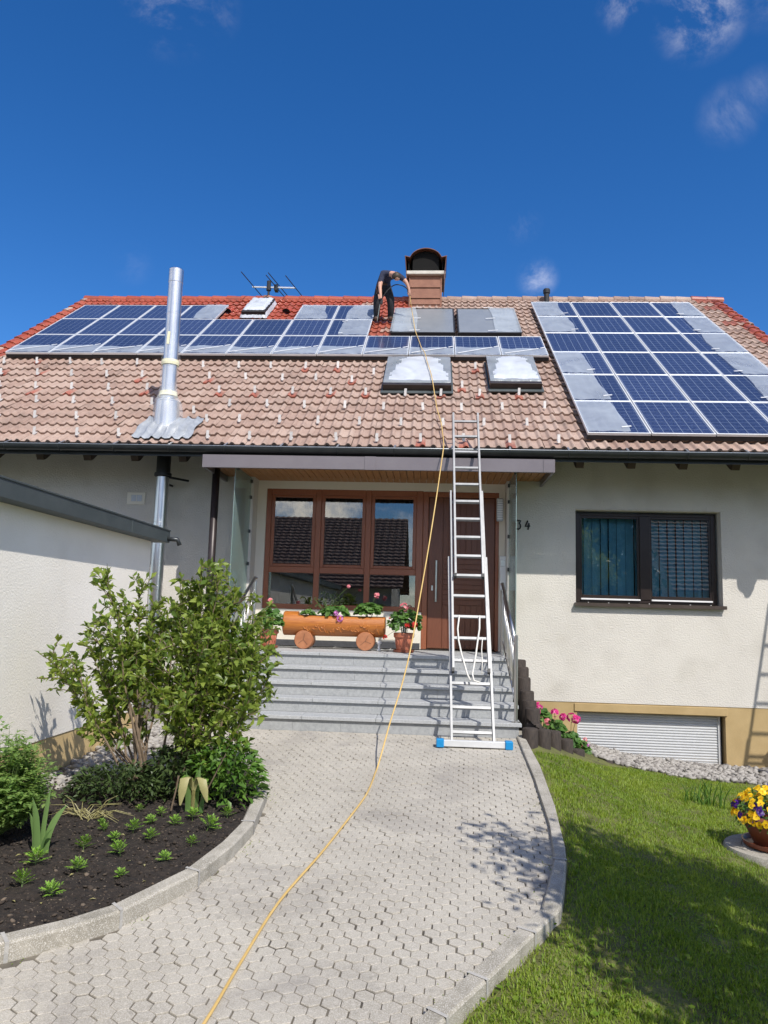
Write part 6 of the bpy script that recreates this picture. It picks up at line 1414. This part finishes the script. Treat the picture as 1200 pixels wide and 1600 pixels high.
# ------------------------------------------------------------------ garden tree on the right (casts the shade on the lawn)
def tree(name, label, base, h, cc, ext, n, size, m, sprays=()):
    t_ = thing(name, label, 'tree', base); s = MB(); b = Vector(base); c = Vector(cc)
    s.tube([b+Vector((0, 0, -.2)), b.lerp(c, .4)+Vector((.05, .02, 0)), c], [h*.028, h*.02, h*.010], 10)
    cl_ = []
    for k in range(34):
        d = norm(rng.normal(size=3)); e_ = np.array(cc)+d*np.array(ext)*rng.uniform(.5, 1.0); cl_.append(e_); st = b.lerp(c, rng.uniform(.5, 1.0)); s.tube([st, st.lerp(Vector(tuple(e_)), .5)+Vector((0, 0, .1)), Vector(tuple(e_))], [h*.007, h*.005, h*.002], 5, cap=False)
    for e_ in sprays: s.tube([c, c.lerp(Vector(e_), .5)+Vector((0, 0, .12)), Vector(e_)], [h*.007, h*.004, h*.001], 5, cap=False)
    s.build('trunk', M_STEM, t_); cl_ = np.array(cl_); i = rng.integers(0, len(cl_), n); P = cl_[i]+rng.normal(0, 1, (n, 3))*np.array(ext)*.17
    for q, e_ in enumerate(sprays): P[q*60:(q+1)*60] = np.array(e_)+rng.normal(0, .17, (60, 3))*np.array((1.2, 1, .6)); P[:, 0] = np.maximum(P[:, 0], .45*P[:, 1]+.22+.1*rng.random(n)) if sprays else P[:, 0]
    sz = rng.uniform(.7, 1.3, n)*size; V, F, r = leaves(P, rng.normal(size=(n, 3))+np.array([0, 0, -.2]), sz, sz*.5); np_mesh('crown', V, F, m, r, t_); return t_
tree('garden_tree', 'leafy garden tree on the lawn right of the path, shading the grass', (4.4, 1.4, -.7), 3.6, (3.42, 2.62, 2.75), (1.32, 1.08, .85), 10000, .11, M_LEAF, ((1.98, 3.30, 3.02), (2.3, 2.55, 2.7), (2.45, 2.1, 2.2)))

# ------------------------------------------------------------------ houses across the street (seen in the window panes)
def neighbour(label, x0, x1, yf, ridge_z, eave_z, wallc):
    h = thing('neighbour_house', label, 'house', ((x0+x1)/2, yf-4, -1.2), 0, 'houses across the street'); d = 5.2
    s = MB(); s.box(x0+.5, x1-.5, yf-2*d+.6, yf-.6, -1.25, eave_z+.1)
    for x in (x0+.5, x1-.5): s.prism([(yf-.6, eave_z+.1), (yf-2*d+.6, eave_z+.1), (yf-d, ridge_z-.25)], x-.1 if x > x0+1 else x, x if x > x0+1 else x+.1, lambda u, v, dd: (dd, u, v))
    s.build('wall', wallc, h)
    sl_ = (ridge_z-eave_z)/d; s = MB(); k = 22
    for i in range(k):
        a, b = i/k, (i+1)/k
        for sg in (1, -1):
            y0_, y1_ = yf-d+sg*d*(1-a), yf-d+sg*d*(1-b); z0_, z1_ = eave_z+(ridge_z-eave_z)*a, eave_z+(ridge_z-eave_z)*b
            nn = int((x1-x0)/.15); xs__ = np.linspace(x0, x1, nn); hz = .03*np.maximum(0, np.cos(np.arange(nn)*np.pi))
            v0 = [(x, y0_, z0_+.06+hz_) for x, hz_ in zip(xs__, hz)]; v1 = [(x, y1_, z1_+.0+hz_) for x, hz_ in zip(xs__, hz)]; v2 = [(x, y0_, z0_-.02) for x in xs__]
            s.add(v0+v1+v2, [(i_, i_+1, nn+i_+1, nn+i_) for i_ in range(nn-1)]+[(2*nn+i_, 2*nn+i_+1, i_+1, i_) for i_ in range(nn-1)])
    s.build('roof', mat('old_brown_tile', (.20, .11, .085), (.32, .2, .16), rough=.8, scale=7), h)
    for k in range(3):
        xa = x0+1.4+k*(x1-x0-3)/2.4; f_ = MB().bbox(xa, xa+1.2, yf-.62, yf-.55, .4, 1.6, .01).build('window', M_WHITEP, h); MB().box(xa+.08, xa+1.12, yf-.549, yf-.54, .48, 1.52).build('pane', M_DARKGL, f_)
neighbour('cream neighbouring house with a brown tiled roof across the street, left one', -16, -1.2, -8.5, 6.0, 2.4, M_WALL)
neighbour('white neighbouring house with a brown tiled roof across the street, right one', 10.2, 24, -9.5, 6.9, 2.6, M_WALL)
tree('garden_tree', 'big green tree across the street beside the left neighbouring house', (-15.5, -5.5, -1.2), 9, (-15.2, -5.5, 6.2), (2.6, 2.6, 2.8), 5000, .28, M_LEAFD)
tree('garden_tree', 'dense dark tree added across the street to darken the reflection in the right window', (6.6, -10.5, -1.2), 9, (6.6, -10.5, 4.2), (3.2, 1.6, 4.4), 15000, .34, M_LEAFD)  # added to keep bright sky out of the right window's reflection
